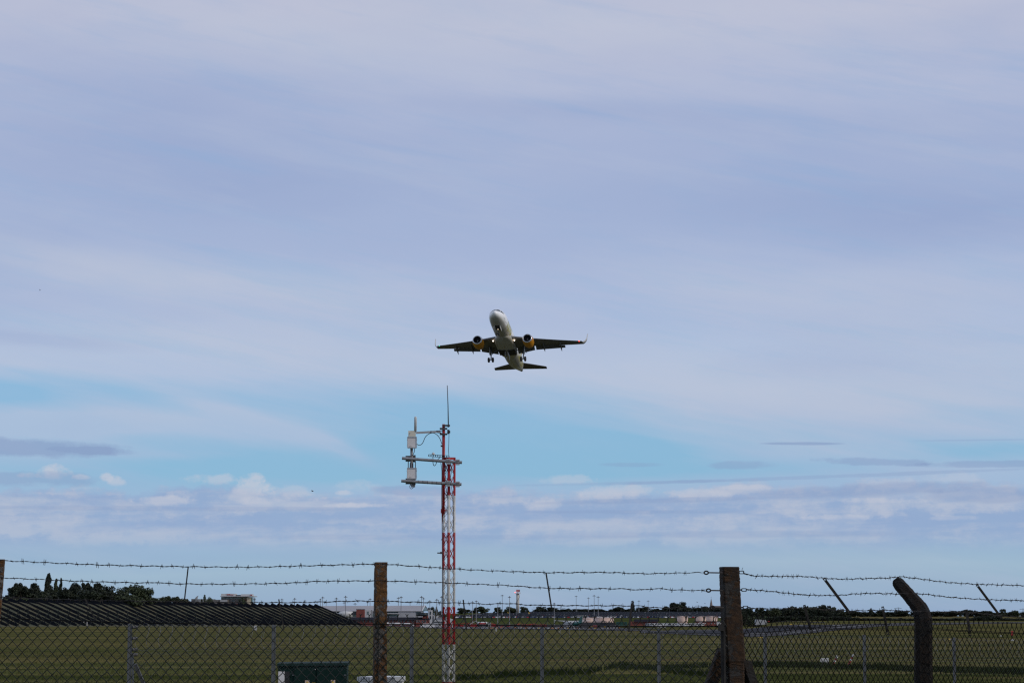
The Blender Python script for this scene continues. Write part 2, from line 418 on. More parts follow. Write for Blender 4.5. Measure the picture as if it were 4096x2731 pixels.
# ------------------------------------------------------------------ ground
def ground_material():
    m = bpy.data.materials.new('mown_grass'); m.use_nodes = True
    nt = m.node_tree; b = nt.nodes['Principled BSDF']; b.inputs['Roughness'].default_value = .95
    b.inputs['Specular IOR Level'].default_value = .0
    tcn = nt.nodes.new('ShaderNodeTexCoord'); s_ = nt.nodes.new('ShaderNodeSeparateXYZ')
    v = tcn.outputs['Object']; nt.links.new(v, s_.inputs[0])
    x, y = X(nt, s_.outputs[0]), X(nt, s_.outputs[1])
    f = noise(nt, vec(nt, x*.03, y*.012, 0.0), 1, 5, .6)
    c = mixc(nt, f.step(.35, .65), (.070,.077,.025), (.098,.092,.034))
    stripes = noise(nt, vec(nt, x*.004 + y*.01, y*.10, 0.0), 1, 4, .65)      # mowing swaths run across the view
    st2 = noise(nt, vec(nt, x*.002 + y*.004, y*.028, 3.0), 1, 4, .6)
    c = mixc(nt, stripes.step(.45, .52) * .9, c, (.032,.042,.012))
    c = mixc(nt, st2.step(.49, .56) * .65, c, (.145,.116,.046))
    st3 = noise(nt, vec(nt, x*.003, y*.045, 7.0), 1, 3, .6)
    c = mixc(nt, st3.step(.54, .62) * .6, c, (.034,.043,.014))
    st4 = noise(nt, vec(nt, x*.0012, y*.011 + x*.001, 11.0), 1, 3, .65)
    farm = y.step(230.0, 420.0)
    c = mixc(nt, st4.step(.50, .56) * farm * .65, c, (.140,.114,.045))
    st5 = noise(nt, vec(nt, x*.0015, y*.016, 15.0), 1, 3, .65)
    c = mixc(nt, st5.step(.51, .57) * farm * .7, c, (.032,.042,.012))
    near = noise(nt, vec(nt, x*.02, y*.16, 5.0), 1, 5, .65)
    c = mixc(nt, near.step(.52, .60) * .75, c, (.142,.114,.048))
    blades = noise(nt, vec(nt, x*1.2, y*.5, 0.0), 1, 5, .75)
    c = mixc(nt, blades.step(.35, .7) * .35, c, (.090,.094,.034))
    brown = noise(nt, vec(nt, x*.045, y*.035, 8.0), 1, 4, .6)
    c = mixc(nt, brown.step(.60, .68) * .6, c, (.105,.062,.036))
    far = y.step(1800.0, 1890.0)
    c = mixc(nt, far * .7, c, (.040,.055,.018))
    fld = y.step(2010.0, 2030.0) * x.step(190.0, 230.0)
    c = mixc(nt, fld * .8, c, mixc(nt, noise(nt, vec(nt, x*.002, y*.02, 2.0), 1, 2, .5).step(.45, .55), (.16,.115,.055), (.07,.075,.03)))
    nt.links.new(c, b.inputs['Base Color'])
    bn = nt.nodes.new('ShaderNodeBump'); bn.inputs['Strength'].default_value = .6; bn.inputs['Distance'].default_value = .15
    nt.links.new(noise(nt, vec(nt, x*2.0, y*1.2, 0.0), 1, 5, .75).v, bn.inputs['Height']); nt.links.new(bn.outputs[0], b.inputs['Normal'])
    return m
M['grass'] = ground_material()
YS = [-200,-100,-50,0,10,20,30,43,60,78] + list(range(90,300,15)) + list(range(300,700,25)) + list(range(700,1900,40)) + \
     [1890,1900,1905,1920,1935,1950,1965,1980,2000,2030,2060,2100,2150,2200,2300,2400,2500,2600,2700,2900,3200,3600,4500,6000,9000]
def halfw(y): return 110 + max(y, 0)*.42
NX = 110
def build_ground():
    mb = MB(); mb.smooth = True; vs = []
    for y in YS:
        for i in range(NX+1):
            x = (i/NX*2-1)*halfw(y); vs.append((x, y, H(x, y)))
    n = NX+1
    mb.add(vs, [(j*n+i, j*n+i+1, (j+1)*n+i+1, (j+1)*n+i) for j in range(len(YS)-1) for i in range(NX)])
    o = mb.build('ground', M['grass']); o['kind'] = 'structure'
build_ground()

def drape(poly, name, mat_, lift=.06, kind='structure', step=12.0, parent=None):
    """flat sheet over the ground inside a polygon of world points"""
    xs = [(p.x, p.y) for p in poly]; y0, y1 = min(p[1] for p in xs), max(p[1] for p in xs)
    ys = sorted(set([y0, y1] + [y for y in YS if y0 < y < y1] + [y0+(y1-y0)*k/max(1, int((y1-y0)/step)) for k in range(int((y1-y0)/step)+1)] + [p[1] for p in xs]))
    mb = MB()
    def span(y):
        c = []
        for (a, b), (d, e) in zip(xs, xs[1:]+xs[:1]):
            if (b <= y < e) or (e <= y < b): c.append(a+(d-a)*(y-b)/(e-b))
        return (min(c), max(c)) if len(c) > 1 else None
    for a, b in zip(ys, ys[1:]):
        if b - a < .01: continue
        s0, s1 = span(a+1e-4*(b-a)), span(b-1e-4*(b-a))
        if not s0 or not s1: continue
        k = max(1, min(60, int((s0[1]-s0[0])/6)))
        for i in range(k):
            q = [(s0[0]+(s0[1]-s0[0])*t, a) for t in (i/k, (i+1)/k)] + [(s1[0]+(s1[1]-s1[0])*t, b) for t in ((i+1)/k, i/k)]
            mb.quad(*[(x, y, H(x, y)+lift*(1+y/900)) for x, y in q])
    o = mb.build(name, mat_, parent)
    if kind: o['kind'] = kind
    return o
def gp(pts): return [G(x, y) for x, y in pts]
# far apron in front of the fire station and the stands
drape([ground_at(1400,1150), ground_at(1900,1120), ground_at(2480,1090), ground_at(2700,1180), ground_at(2480,1500), ground_at(2480,1850), ground_at(1840,1880), ground_at(1400,1500)], 'apron', M['asphalt'])
# the runway that swings past on the right, with its fresh dark overlay
drape(gp([(2560,2531),(2640,2533),(2880,2543),(3010,2546),(3140,2541),(3260,2530),(3380,2517),(3520,2504),(3680,2499),(3900,2494),(4300,2489),(4300,2486),(3600,2491),(3450,2495),(3250,2499),(3060,2507),(2800,2518),(2560,2524)]), 'runway', M['asphalt'])
drape(gp([(2560,2529),(2640,2531),(2860,2536),(2990,2535),(3120,2526),(3240,2515),(3300,2506),(3420,2500),(3560,2497.5),(3560,2496),(3400,2497),(3260,2500.5),(3100,2508),(2960,2520),(2800,2527),(2640,2528)]), 'runway_overlay', M['asphalt_dark'], .14)
drape(gp([(1900,2513),(2300,2519),(2600,2523),(2600,2519),(2300,2513),(1900,2509)]), 'taxiway', M['asphalt'], .08)
drape(gp([(3040,2488.5),(3300,2491),(3300,2489),(3040,2486)]), 'taxiway', M['asphalt'], .08)
for k, pl in enumerate([[(3120,2541),(3210,2532),(3210,2531),(3120,2540)], [(3235,2528.6),(3340,2516.8),(3340,2515.8),(3235,2527.2)],
           [(3340,2516),(3500,2498.5),(3500,2497.8),(3340,2515)], [(2990,2540),(3060,2536.5),(3060,2535.6),(2990,2539)],
           [(3330,2505.6),(3370,2505),(3370,2503.8),(3330,2504.2)], [(3190,2505),(3212,2504.4),(3212,2503.4),(3190,2504)], [(3160,2537),(3200,2533),(3200,2532.2),(3160,2536)]]):
    drape(gp(pl), 'runway_marking', M['worn_white'], .22, step=3)

# ------------------------------------------------------------------ solar embankment on the left
BA, BB = ground_at(0, 1000), ground_at(1462, 1360)
BD = Vector((BB.x-BA.x, BB.y-BA.y, 0)); BL = BD.length; BD.normalize(); BP = Vector((-BD.y, BD.x, 0))
def bz(t): return H(BA.x+BD.x*t, BA.y+BD.y*t) - .3
PROF = [(-3,-1.0),(0,0),(4,1.2),(24,9.6),(28,10.6),(34,10.9),(85,11.0),(125,2),(150,-2)]
def bankpt(t, s, lift=0.0):
    z = bz(min(max(t, -60), BL)) + interp(PROF, s) + .10*math.sin(t*.21+s*.3) + lift
    return Vector((BA.x, BA.y, 0)) + BD*t + BP*s + Vector((0, 0, z))
mb = MB(); mb.smooth = True
ts = [-160,-120,-80,-40] + [k*10 for k in range(int(BL/10)+1)] + [BL+2]
for t0, t1 in zip(ts, ts[1:]):
    for (s0, _), (s1, _) in zip(PROF, PROF[1:]):
        k = 3
        for i in range(k):
            a, b = s0+(s1-s0)*i/k, s0+(s1-s0)*(i+1)/k
            mb.quad(bankpt(t0, a), bankpt(t1, a), bankpt(t1, b), bankpt(t0, b))
# rounded end
n = 6
for i in range(n):
    f0, f1 = i/n, (i+1)/n
    for (s0, h0), (s1, h1) in zip(PROF, PROF[1:]):
        def e(f, s, h):
            q = bankpt(BL+2, s); q += BD*(f*22); q.z = bz(BL)-2 + (q.z-bz(BL)+2)*(1-f)**.8 if h > -1 else q.z; return q
        mb.quad(e(f0, s0, h0), e(f1, s0, h0), e(f1, s1, h1), e(f0, s1, h1))
M['bank'] = mat('rough_bank_grass', (.024,.030,.010), (.066,.056,.020), .35, .95, bump=.5, bscale=1.5)
o = mb.build('embankment', M['bank']); o['kind'] = 'structure'
# rows of panels running up the slope
def row_axes(t):
    a, b = bankpt(t, 1.5), bankpt(t, 29); a.z = bz(min(t, BL)) + .55; b.z = bz(min(t, BL)) + 11.5
    return a, b
seg_mesh = None
NSEG, SP = 7, 8.05
a, b = row_axes(0); up = (b-a).normalized(); length = (b-a).length
tdir = (BD*math.cos(R(27)) + Vector((0, 0, 1))*math.sin(R(27))).normalized()
nrm = up.cross(tdir).normalized()
def local_box(mb, c, l, w, th):
    vs = [c + up*(i*l/2) + tdir*(j*w/2) + nrm*(k*th/2) for k in (-1, 1) for j in (-1, 1) for i in (-1, 1)]
    mb.add(vs, [(0,2,3,1),(4,5,7,6),(0,1,5,4),(2,6,7,3),(0,4,6,2),(1,3,7,5)])
mb = MB(); local_box(mb, Vector((0,0,0)), length/NSEG-.10, 3.0, .10)
pm = mb.mesh('solar_panel', M['panel'])
mb = MB()
for i in range(NSEG*2+1):
    c = up*(length*i/(NSEG*2))
    g = Vector((0, 0, 1))
    hi, lo = c + tdir*.9, c - tdir*.9
    mb.bar(hi, hi - g*2.3, .10, .10); mb.bar(lo, lo - g*1.5, .10, .10)
    mb.bar(hi + tdir*.2, c + BD*1.9 - g*1.2, .07, .07)
mb.bar(tdir*.9, tdir*.9+up*length, .1, .1); mb.bar(tdir*-.9, tdir*-.9+up*length, .1, .1)
fm = mb.mesh('support_frame', M['bar'])
nrow = int(BL/SP)
for i in range(-3, nrow+1):
    t = i*SP + rnd.uniform(-.2, .2); a, b = row_axes(t)
    px_ = proj(a)[0]; lab = 'dark solar panel row sloping up the embankment ' + ('below the ragged far left trees' if px_ < 250 else 'below the tall poplar' if px_ < 420 else 'below the dark broad wood' if px_ < 640 else 'below the olive green trees' if px_ < 800 else 'below the low shrubs' if px_ < 960 else 'left of the hotel' if px_ < 1080 else 'below the hotel' if px_ < 1200 else 'right of the hotel' if px_ < 1330 else 'near its right end')
    if i >= nrow: lab = 'last solar panel row at the right end of the embankment'
    tw = thing('solar_panel_row', lab, 'solar panels', a, 'solar panel rows on the embankment')
    for k in range(NSEG):
        o = bpy.data.objects.new('solar_panel', pm); C.objects.link(o); o.parent = tw
        o.location = up*(length*(k+.5)/NSEG) + Vector((0, 0, rnd.uniform(-.06, .06)))
    o = bpy.data.objects.new('support_frame', fm); C.objects.link(o); o.parent = tw

# ------------------------------------------------------------------ trees
def crown_mesh(name, kind, seed, nq, leaf, m):
    r = random.Random(seed); lobes = []
    if kind == 'round':
        for _ in range(22):
            a = r.uniform(0, 6.283); d = r.uniform(0, .32); z = r.uniform(.14, .84)
            k = 1 - abs(z-.48)*.9
            lobes.append((Vector((math.cos(a)*d*k*1.2, math.sin(a)*d*k*1.2, z)), r.uniform(.13, .21)))
    elif kind == 'open':
        for _ in range(20):
            a = r.uniform(0, 6.283); d = r.uniform(.05, .38); z = r.uniform(.18, .88)
            lobes.append((Vector((math.cos(a)*d, math.sin(a)*d, z)), r.uniform(.09, .15)))
    elif kind == 'poplar':
        for i in range(18):
            z = .1 + .86*i/17; w = .5*math.sin(min(1, (1.02-z)*1.5)*math.pi/2)
            a = r.uniform(0, 6.283); lobes.append((Vector((math.cos(a)*w*.35, math.sin(a)*w*.35, z)), (.10+w*.34)))
    elif kind == 'bush':
        for _ in range(18):
            a = r.uniform(0, 6.283); d = r.uniform(0, .38); z = r.uniform(.05, .76)*(1-d*.6)
            lobes.append((Vector((math.cos(a)*d, math.sin(a)*d, z)), r.uniform(.15, .24)))
    vs, fs = [], []
    for i in range(nq):
        c, rad = r.choice(lobes)
        v = Vector((r.gauss(0, 1), r.gauss(0, 1), r.gauss(0, 1))).normalized() * rad * (r.random()**.35)
        if kind == 'poplar': v.z *= .55
        p = c + v; s = leaf * r.uniform(.5, 1.3)
        n = Vector((r.gauss(0, 1), r.gauss(0, 1), r.gauss(0, 1)+.4)).normalized(); a = n.orthogonal().normalized(); b = n.cross(a)
        k = len(vs); vs += [p+a*s, p+b*s*.8, p-a*s, p-b*s*.8]; fs.append((k, k+1, k+2, k+3))
    me = bpy.data.meshes.new(name); me.from_pydata([tuple(v) for v in vs], [], fs); me.materials.append(m); me.update(); return me
def trunk_mesh(kind, seed):
    r = random.Random(seed); mb = MB(); top = .62 if kind != 'poplar' else .9
    mb.tube([(0,0,-.05),(.01,0,.2),(-.01,.01,.4),(0,0,top)], [.035,.026,.018,.006], 6)
    for _ in range(6 if kind in ('round', 'open') else 2):
        a = r.uniform(0, 6.283); z = r.uniform(.2, .45); l = r.uniform(.15, .3)
        mb.tube([(0,0,z),(math.cos(a)*l*.5, math.sin(a)*l*.5, z+l*.5),(math.cos(a)*l, math.sin(a)*l, z+l*1.1)], [.013,.009,.004], 4)
    return mb.mesh('trunk', M['bark'])
CM = {}
for kind, nn in (('round', 3), ('open', 3), ('poplar', 2), ('bush', 3)):
    for mk in ('leaf_dark', 'leaf_mid', 'leaf_grey'):
        CM[kind, mk] = [crown_mesh('crown', kind, 11*i+len(kind)*7+len(mk), 3200 if kind != 'open' else 2600, .040 if kind != 'poplar' else .048, M[mk]) for i in range(nn)]
TM = {k: [trunk_mesh(k, s) for s in (1, 2)] for k in ('round', 'open', 'poplar', 'bush')}
def tree(x, ytop, wpx, Y, kind, mk, label, group, cat='tree', base=None, name='tree'):
    """tree whose top is seen at photo x, ytop; wpx wide; standing at distance Y"""
    g = ground_at(x, Y)
    if base is not None: g.z = base
    top = P(x, ytop, Y); h = max(top.z - g.z, 1.0); w = wpx*Y/FPX
    hh = h/.96
    t = thing(name, label, cat, g, group)
    w2 = w/(.86 if kind != 'poplar' else .9)
    c = bpy.data.objects.new('crown', rnd.choice(CM[kind, mk])); C.objects.link(c); c.parent = t
    zs = hh if kind != 'bush' else h/.92
    c.scale = (w2, w2, zs); c.rotation_euler = (0, 0, rnd.uniform(0, 6.28))
    k = bpy.data.objects.new('trunk', rnd.choice(TM[kind])); C.objects.link(k); k.parent = t; k.scale = (w2*.7, w2*.7, zs)
    return t
# left group on the embankment plateau
gl = 'trees on top of the left embankment'
def plat(x, Y): return interp([(1000, EYE+5.9), (1350, EYE+4.6), (1500, EYE+3)], Y)
for x, yt, w, Y, k, mk, lab in [
    (45,2337,58,1120,'open','leaf_dark','dark ragged tree at the far left end of the embankment'),
    (85,2325,62,1125,'open','leaf_dark','dark open-branched tree left of the dome-shaped one'),
    (72,2345,66,1135,'open','leaf_dark','low dark tree filling in between the two ragged left trees'),
    (136,2330,60,1130,'round','leaf_dark','dark dome-shaped tree left of the tall poplar'),
    (191,2300,42,1140,'poplar','leaf_dark','tallest dark poplar rising above the left trees'),
    (222,2321,30,1150,'poplar','leaf_mid','thin pale poplar between two darker poplars'),
    (241,2318,22,1150,'poplar','leaf_dark','slim dark poplar right of the thin pale one'),
    (170,2352,66,1120,'bush','leaf_dark','dark shrubby tree at the foot of the tall poplar'),
    (262,2352,60,1140,'round','leaf_dark','dark round tree right of the slim poplar'),
    (305,2332,64,1150,'round','leaf_dark','dark broad tree with a spiky top in the left wood'),
    (347,2324,58,1160,'open','leaf_dark','dark tree with an open top between the poplars and the broad wood'),
    (392,2330,70,1160,'round','leaf_dark','tall dark round tree in the middle of the left wood'),
    (432,2343,62,1165,'round','leaf_dark','dark tree on the right shoulder of the left wood'),
    (350,2352,90,1140,'bush','leaf_dark','dark low wide tree in front of the left wood'),
    (500,2342,62,1170,'round','leaf_mid','olive green tree at the left of the paler clump'),
    (545,2338,74,1175,'round','leaf_mid','big olive green rounded tree before the low shrubs'),
    (588,2350,54,1180,'round','leaf_mid','olive green tree on the right side of the paler clump'),
    (520,2362,90,1160,'bush','leaf_mid','wide olive green shrubby tree under the paler clump')]:
    tree(x, yt, w*(1.22 if k != 'poplar' else 1), Y, k, mk, lab, gl, base=plat(x, Y)-1.0)
for x, yt in ((160,2352),(205,2350),(232,2350),(285,2343),(322,2342),(375,2340),(410,2343),(448,2350),(120,2354),(475,2358)):
    tree(x, yt, 84, 1118+x*.1, 'bush', 'leaf_dark', 'low dark shrub filling the foot of the left wood', gl, 'shrub', base=plat(x, 1120)-1.2, name='shrub')
gs = 'shrubs along the top of the left embankment'
for i in range(26):
    x = 8 + i*29 + rnd.uniform(-8, 8); far = x > 600
    yt = (2384 if x < 600 else 2377) + rnd.uniform(-4, 5)
    if x > 735: yt += 8
    tree(x, yt, rnd.uniform(46, 66), 1105+x*.16 if not far else 1240, 'bush', rnd.choice(['leaf_grey', 'leaf_mid']) if x < 470 or far else 'leaf_mid',
         'grey-green shrub in the scrub above the solar panels', gs, 'shrub', base=plat(x, 1100+x*.2)-1.2, name='shrub')
tree(818,2382,30,1560,'open','leaf_mid','ragged green tree in front of the low grey building',gl)
tree(838,2388,36,1560,'round','leaf_mid','rounded green tree beside the ragged one by the low grey building',gl)
tree(968,2390,46,1620,'round','leaf_mid','green tree covering the middle of the hotel front',gl)
# trees beyond the terminal and the car park
gm = 'trees beyond the car park'
for x, yt, w, Y, k, mk, lab in [
    (1722,2428,30,1900,'round','leaf_dark','dark tree behind the white stair tower'),
    (1745,2428,17,1850,'round','leaf_grey','small grey-green tree on a thin trunk by the floodlight mast'),
    (1752,2444,30,1900,'round','leaf_dark','low dark tree right of the small grey-green one'),
    (1845,2430,34,2380,'round','leaf_mid','green tree just right of the red and white lattice mast'),
    (1872,2436,34,2390,'round','leaf_dark','second tree right of the red and white lattice mast'),
    (1905,2428,34,2390,'open','leaf_mid','open tree left of the tallest tree by the mast'),
    (1930,2423,40,2380,'round','leaf_mid','tallest green tree between the lattice mast and radar tower'),
    (1985,2427,26,2380,'open','leaf_mid','slender tree standing alone left of the radar tower'),
    (1998,2434,24,2390,'round','leaf_mid','round tree beside the slender lone one'),
    (2022,2436,22,2390,'poplar','leaf_mid','narrow conical tree left of the radar tower'),
    (2038,2426,30,2400,'round','leaf_mid','green tree two crowns left of the radar tower'),
    (2056,2430,26,2400,'round','leaf_mid','green tree touching the left side of the radar tower'),
    (2092,2424,24,2400,'round','leaf_mid','tree close on the right side of the radar tower'),
    (2108,2432,18,2400,'poplar','leaf_mid','narrow tree at the end of the radar tower group'),
    (2168,2425,42,2520,'round','leaf_dark','dark wide tree at the left end of the long clump'),
    (2200,2427,44,2520,'round','leaf_dark','dark wide tree in the middle of the long clump'),
    (2150,2434,30,2510,'round','leaf_dark','low dark tree starting the long clump'),
    (2460,2430,34,2520,'round','leaf_dark','dark round tree left of the domed one'),
    (2478,2426,44,2520,'round','leaf_dark','dark domed tree left of the single poplar'),
    (2532,2404,15,2500,'poplar','leaf_dark','single tall poplar above the car park'),
    (2563,2428,36,2520,'round','leaf_dark','dark tree right of the single poplar'),
    (2585,2424,34,2530,'round','leaf_dark','dark pointed tree under the right floodlight pair'),
    (2620,2432,36,2520,'open','leaf_dark','open dark tree before the gap in the tree line'),
    (2668,2424,34,2520,'round','leaf_dark','dark tree left of the big double-domed clump'),
    (2696,2408,38,2500,'round','leaf_dark','left dome of the big dark clump'),
    (2716,2414,44,2495,'round','leaf_dark','middle of the big dark clump'),
    (2733,2407,38,2500,'round','leaf_dark','right dome of the big dark clump'),
    (2700,2424,80,2490,'bush','leaf_dark','wide skirt of the big dark clump'),
    (2815,2424,34,2540,'round','leaf_dark','dark round tree by the pylon near the spire'),
    (2868,2426,44,2560,'round','leaf_dark','dark tree right of the church spire')]:
    tree(x, yt, w*(1.25 if k != 'poplar' else 1.15), Y, k, mk, lab, gm)
gh = 'hedgerow trees along the skyline'
for x in range(2140, 3010, 15):
    xx = x+rnd.uniform(-7, 7)
    yt = 2437 + rnd.uniform(-5, 4) if xx < 2640 else (2432 if xx > 2745 else 2438) + rnd.uniform(-4, 4)
    tree(xx, yt, rnd.uniform(34, 50), 2545+rnd.uniform(0, 30), rnd.choice(['round', 'round', 'open']), 'leaf_dark', 'dark hedgerow tree low on the skyline ' + where(xx), gh)
gr = 'wood behind the runway on the right'
top_r = [(2960,2438),(3030,2434),(3070,2430),(3110,2434),(3150,2428),(3185,2431),(3215,2426),(3260,2430),(3296,2419),(3320,2428),(3360,2431),(3400,2446),(3500,2447),(3640,2446),(3660,2441),(3720,2441),(3760,2444),(3840,2436),(3880,2440),(3960,2438),(3990,2446)]
for i, x in enumerate(range(2968, 3640, 14)):
    xx = x+rnd.uniform(-5, 5); far = xx > 3385
    tree(xx, interp(top_r, xx)-3+rnd.uniform(-3, 4), rnd.uniform(40, 58), 1790+rnd.uniform(0, 40) if not far else 2420, rnd.choice(['round', 'round', 'open', 'bush']), 'leaf_dark' if rnd.random() < .8 else 'leaf_mid',
         ('dark tree in the wood beyond the runway, ' if not far else 'dark tree in the distant wood, ') + where(xx), gr if not far else 'distant trees beyond the brown field')
for x in range(3650, 4230, 13):
    xx = x+rnd.uniform(-5, 5)
    tree(xx, interp(top_r, xx)+rnd.uniform(-2, 4), rnd.uniform(34, 50), 2430+rnd.uniform(0, 30), rnd.choice(['round', 'open', 'bush']), 'leaf_dark',
         'dark tree in the distant wood, ' + where(xx), 'distant trees beyond the brown field')
tree(3484,2432,20,2400,'round','leaf_dark','lone dark tree standing above the distant wood',gr)
tree(4012,2435,34,2300,'open','leaf_mid','open-crowned tree at the end of the distant wood',gr)
tree(4062,2440,46,2300,'round','leaf_mid','grey-green round tree near the right edge',gr)
for x in range(3010, 4190, 17):
    xx = x+rnd.uniform(-6, 6)
    tree(xx, (2460 if xx < 3420 else 2470 if not 3900 < xx < 4000 else 2459)+rnd.uniform(-3, 3), rnd.uniform(36, 54), 1775, 'bush', 'leaf_dark' if rnd.random() < .75 else 'leaf_mid',
         'dark hedge bush at the far grass edge, ' + where(xx), 'hedge bushes along the far grass edge', 'bush', name='bush')
for x in (1965, 2015, 2110, 2170, 2185, 2310, 2475, 2520, 2668, 2690, 2735, 2790):
    tree(x, 2462, 11, 2010, 'round', 'leaf_dark', 'small dark tree among the parked cars, ' + where(x), 'small trees inside the car park')

# ------------------------------------------------------------------ cars
M['car_glass'] = mat('car_window_glass', (.006,.008,.012), None, rough=.5, spec=.2)
paints = {'black': ((.015,.016,.02), .25), 'blue': ((.02,.035,.09), .25), 'grey': ((.09,.095,.11), .3), 'silver': ((.30,.31,.33), .3), 'white': ((.60,.60,.60), .3), 'red': ((.30,.02,.02), .3)}
def car_parts(kind, length=4.3, w=1.75, h=1.47):
    """profile extruded across the width: body and glasshouse"""
    mb = MB(); hx = w/2
    if kind == 'car': pr = [(-2.15,.3),(-2.15,.75),(-1.95,.92),(-1.1,.98),(.95,.98),(1.9,.82),(2.12,.6),(2.15,.3)]
    else: pr = [(-2.4,.3),(-2.4,1.9),(-2.3,2.0),(1.3,2.0),(1.7,1.5),(2.3,1.1),(2.45,.7),(2.45,.3)]
    n = len(pr); l = [(-hx, y, z) for y, z in pr] + [(hx, y, z) for y, z in pr]
    mb.add(l, [tuple(range(n)), tuple(range(2*n-1, n-1, -1))] + [(i, i+n, (i+1) % n+n, (i+1) % n) for i in range(n)])
    if kind == 'car':
        a = [(-hx*.97,-1.9,.9),(hx*.97,-1.9,.9),(hx*.97,1.0,.95),(-hx*.97,1.0,.95)]; b = [(-hx*.8,-1.45,h),(hx*.8,-1.45,h),(hx*.8,.25,h),(-hx*.8,.25,h)]
        mb.mi = 1; mb.loft([a, [(x, y, z-.06) for x, y, z in b]]); mb.mi = 0; mb.loft([[(x, y, z-.06) for x, y, z in b], b])
    else:
        mb.mi = 1; mb.box((0,-2.41,1.5),(w*.8,.03,.6)); mb.box((0,2.0,1.32),(w*.8,.5,.3))
    mb.mi = 2
    for sx in (-1, 1):
        for y in (-1.35, 1.35): mb.cyl((sx*(hx-.2), y, .31), (sx*(hx+.01), y, .31), .31, n=8)
    return mb
carm = {}
for k, (c, r_) in paints.items():
    M['car_'+k] = mat(k+'_car_paint', c, None, rough=.45, spec=.25)
    carm[k] = car_parts('car').mesh('car_body', [M['car_'+k], M['car_glass'], M['black']])
vanm = {k: car_parts('van').mesh('van_body', [M['car_'+k], M['car_glass'], M['black']]) for k in ('white', 'silver', 'blue', 'red')}
cols = ['black', 'black', 'grey', 'blue', 'blue', 'silver', 'silver', 'white', 'white', 'red', 'grey']
stuff = MB(); stuff_mats = [M['car_'+k] for k in paints]; keys = list(paints)
def stuff_car(x, y, z, rz, k):
    mt = Matrix.Rotation(rz, 3, 'Z'); stuff.mi = keys.index(k)
    stuff.box((x, y, z+.65), (1.75, 4.3, .75), rz); stuff.mi = len(keys)
    w, h0, h1 = .82, 1.0, 1.4
    a = [Vector((x, y, z)) + mt @ Vector(q) for q in [(-.85,-1.8,h0),(.85,-1.8,h0),(.85,1.0,h0),(-.85,1.0,h0)]]
    b = [Vector((x, y, z)) + mt @ Vector(q) for q in [(-.68,-1.3,h1),(.68,-1.3,h1),(.68,.3,h1),(-.68,.3,h1)]]
    stuff.loft([a, b], cap=False); stuff.mi = keys.index(k); stuff.add([p + Vector((0,0,.02)) for p in b], [(0,1,2,3)])
nc = 0; Yr = 1975.0; row = 0
while Yr < 2480:
    xa, xb = (1812 if Yr < 2200 else 2085), 2968
    if Yr > 2120 and Yr < 2300: xa = 1930
    A, B = P(xa, 2460, Yr).x, P(xb, 2460, Yr).x
    x = A + rnd.uniform(0, 3)
    while x < B:
        if rnd.random() < .90:
            z = H(x, Yr); k = rnd.choice(cols); rz = rnd.choice((0, math.pi)) + rnd.uniform(-.05, .05)
            if row < 3 and nc < 285:
                o = bpy.data.objects.new('parked_car', carm[k]); C.objects.link(o); o.location = (x, Yr, z); o.rotation_euler = (0, 0, rz)
                tag(o, f'{k} car in the {("front", "second", "third")[row]} car park row, ' + where(proj((x, Yr, z))[0]), 'car', 'cars in the distant car park'); nc += 1
            else: stuff_car(x, Yr, z, rz, k)
        x += 2.55 if rnd.random() > .03 else 6
    Yr += 9.0 if row % 2 == 0 else 14.0; row += 1
o = stuff.build('parked_cars', stuff_mats + [M['car_glass']]); o['kind'] = 'stuff'

drape([Vector((P(1812,2460,1968).x,1968,0)), Vector((P(2990,2460,1968).x,1968,0)), Vector((P(2990,2460,2490).x,2490,0)), Vector((P(1930,2460,2490).x,2490,0))], 'car_park', M['asphalt'], .05)

# ------------------------------------------------------------------ far buildings
def fb(mb, x0, x1, y0, y1, Y, depth, zbase=None):
    """box whose front face fills photo x0..x1, y0..y1 at distance Y"""
    a, b = P(x0, y1, Y), P(x1, y0, Y)
    z0 = a.z if zbase is None else zbase
    mb.box(((a.x+b.x)/2, Y+depth/2, (z0+b.z)/2), (b.x-a.x, depth, b.z-z0))
def bld(name, label, cat, x, Y, group=None): return thing(name, label, cat, ground_at(x, Y), group)
def wins(t, name, xs, y0, y1, Y, mat_, w, proud=.06, sill=None):
    """a row of separate windows: shared mesh, each with a frame"""
    a, b = P(0, y1, Y), P(0, y0, Y); hh = b.z-a.z; ww = w*Y/FPX
    m = MB(); m.box((0, 0, 0), (ww, .12, hh)); wm = m.mesh(name, mat_)
    m = MB(); f = .09
    for sx in (-1, 1): m.box((sx*(ww/2+f/2), -.02, 0), (f, .16, hh+2*f))
    for sz in (-1, 1): m.box((0, -.02, sz*(hh/2+f/2)), (ww, .16, f))
    fm_ = m.mesh('window_frame', M['lgrey'])
    org = world_loc(t)
    for x in xs:
        o = bpy.data.objects.new(name, wm); C.objects.link(o); o.parent = t
        o.location = Vector((P(x, 2460, Y).x, Y-proud, (a.z+b.z)/2)) - org
        k = bpy.data.objects.new('window_frame', fm_); C.objects.link(k); k.parent = o
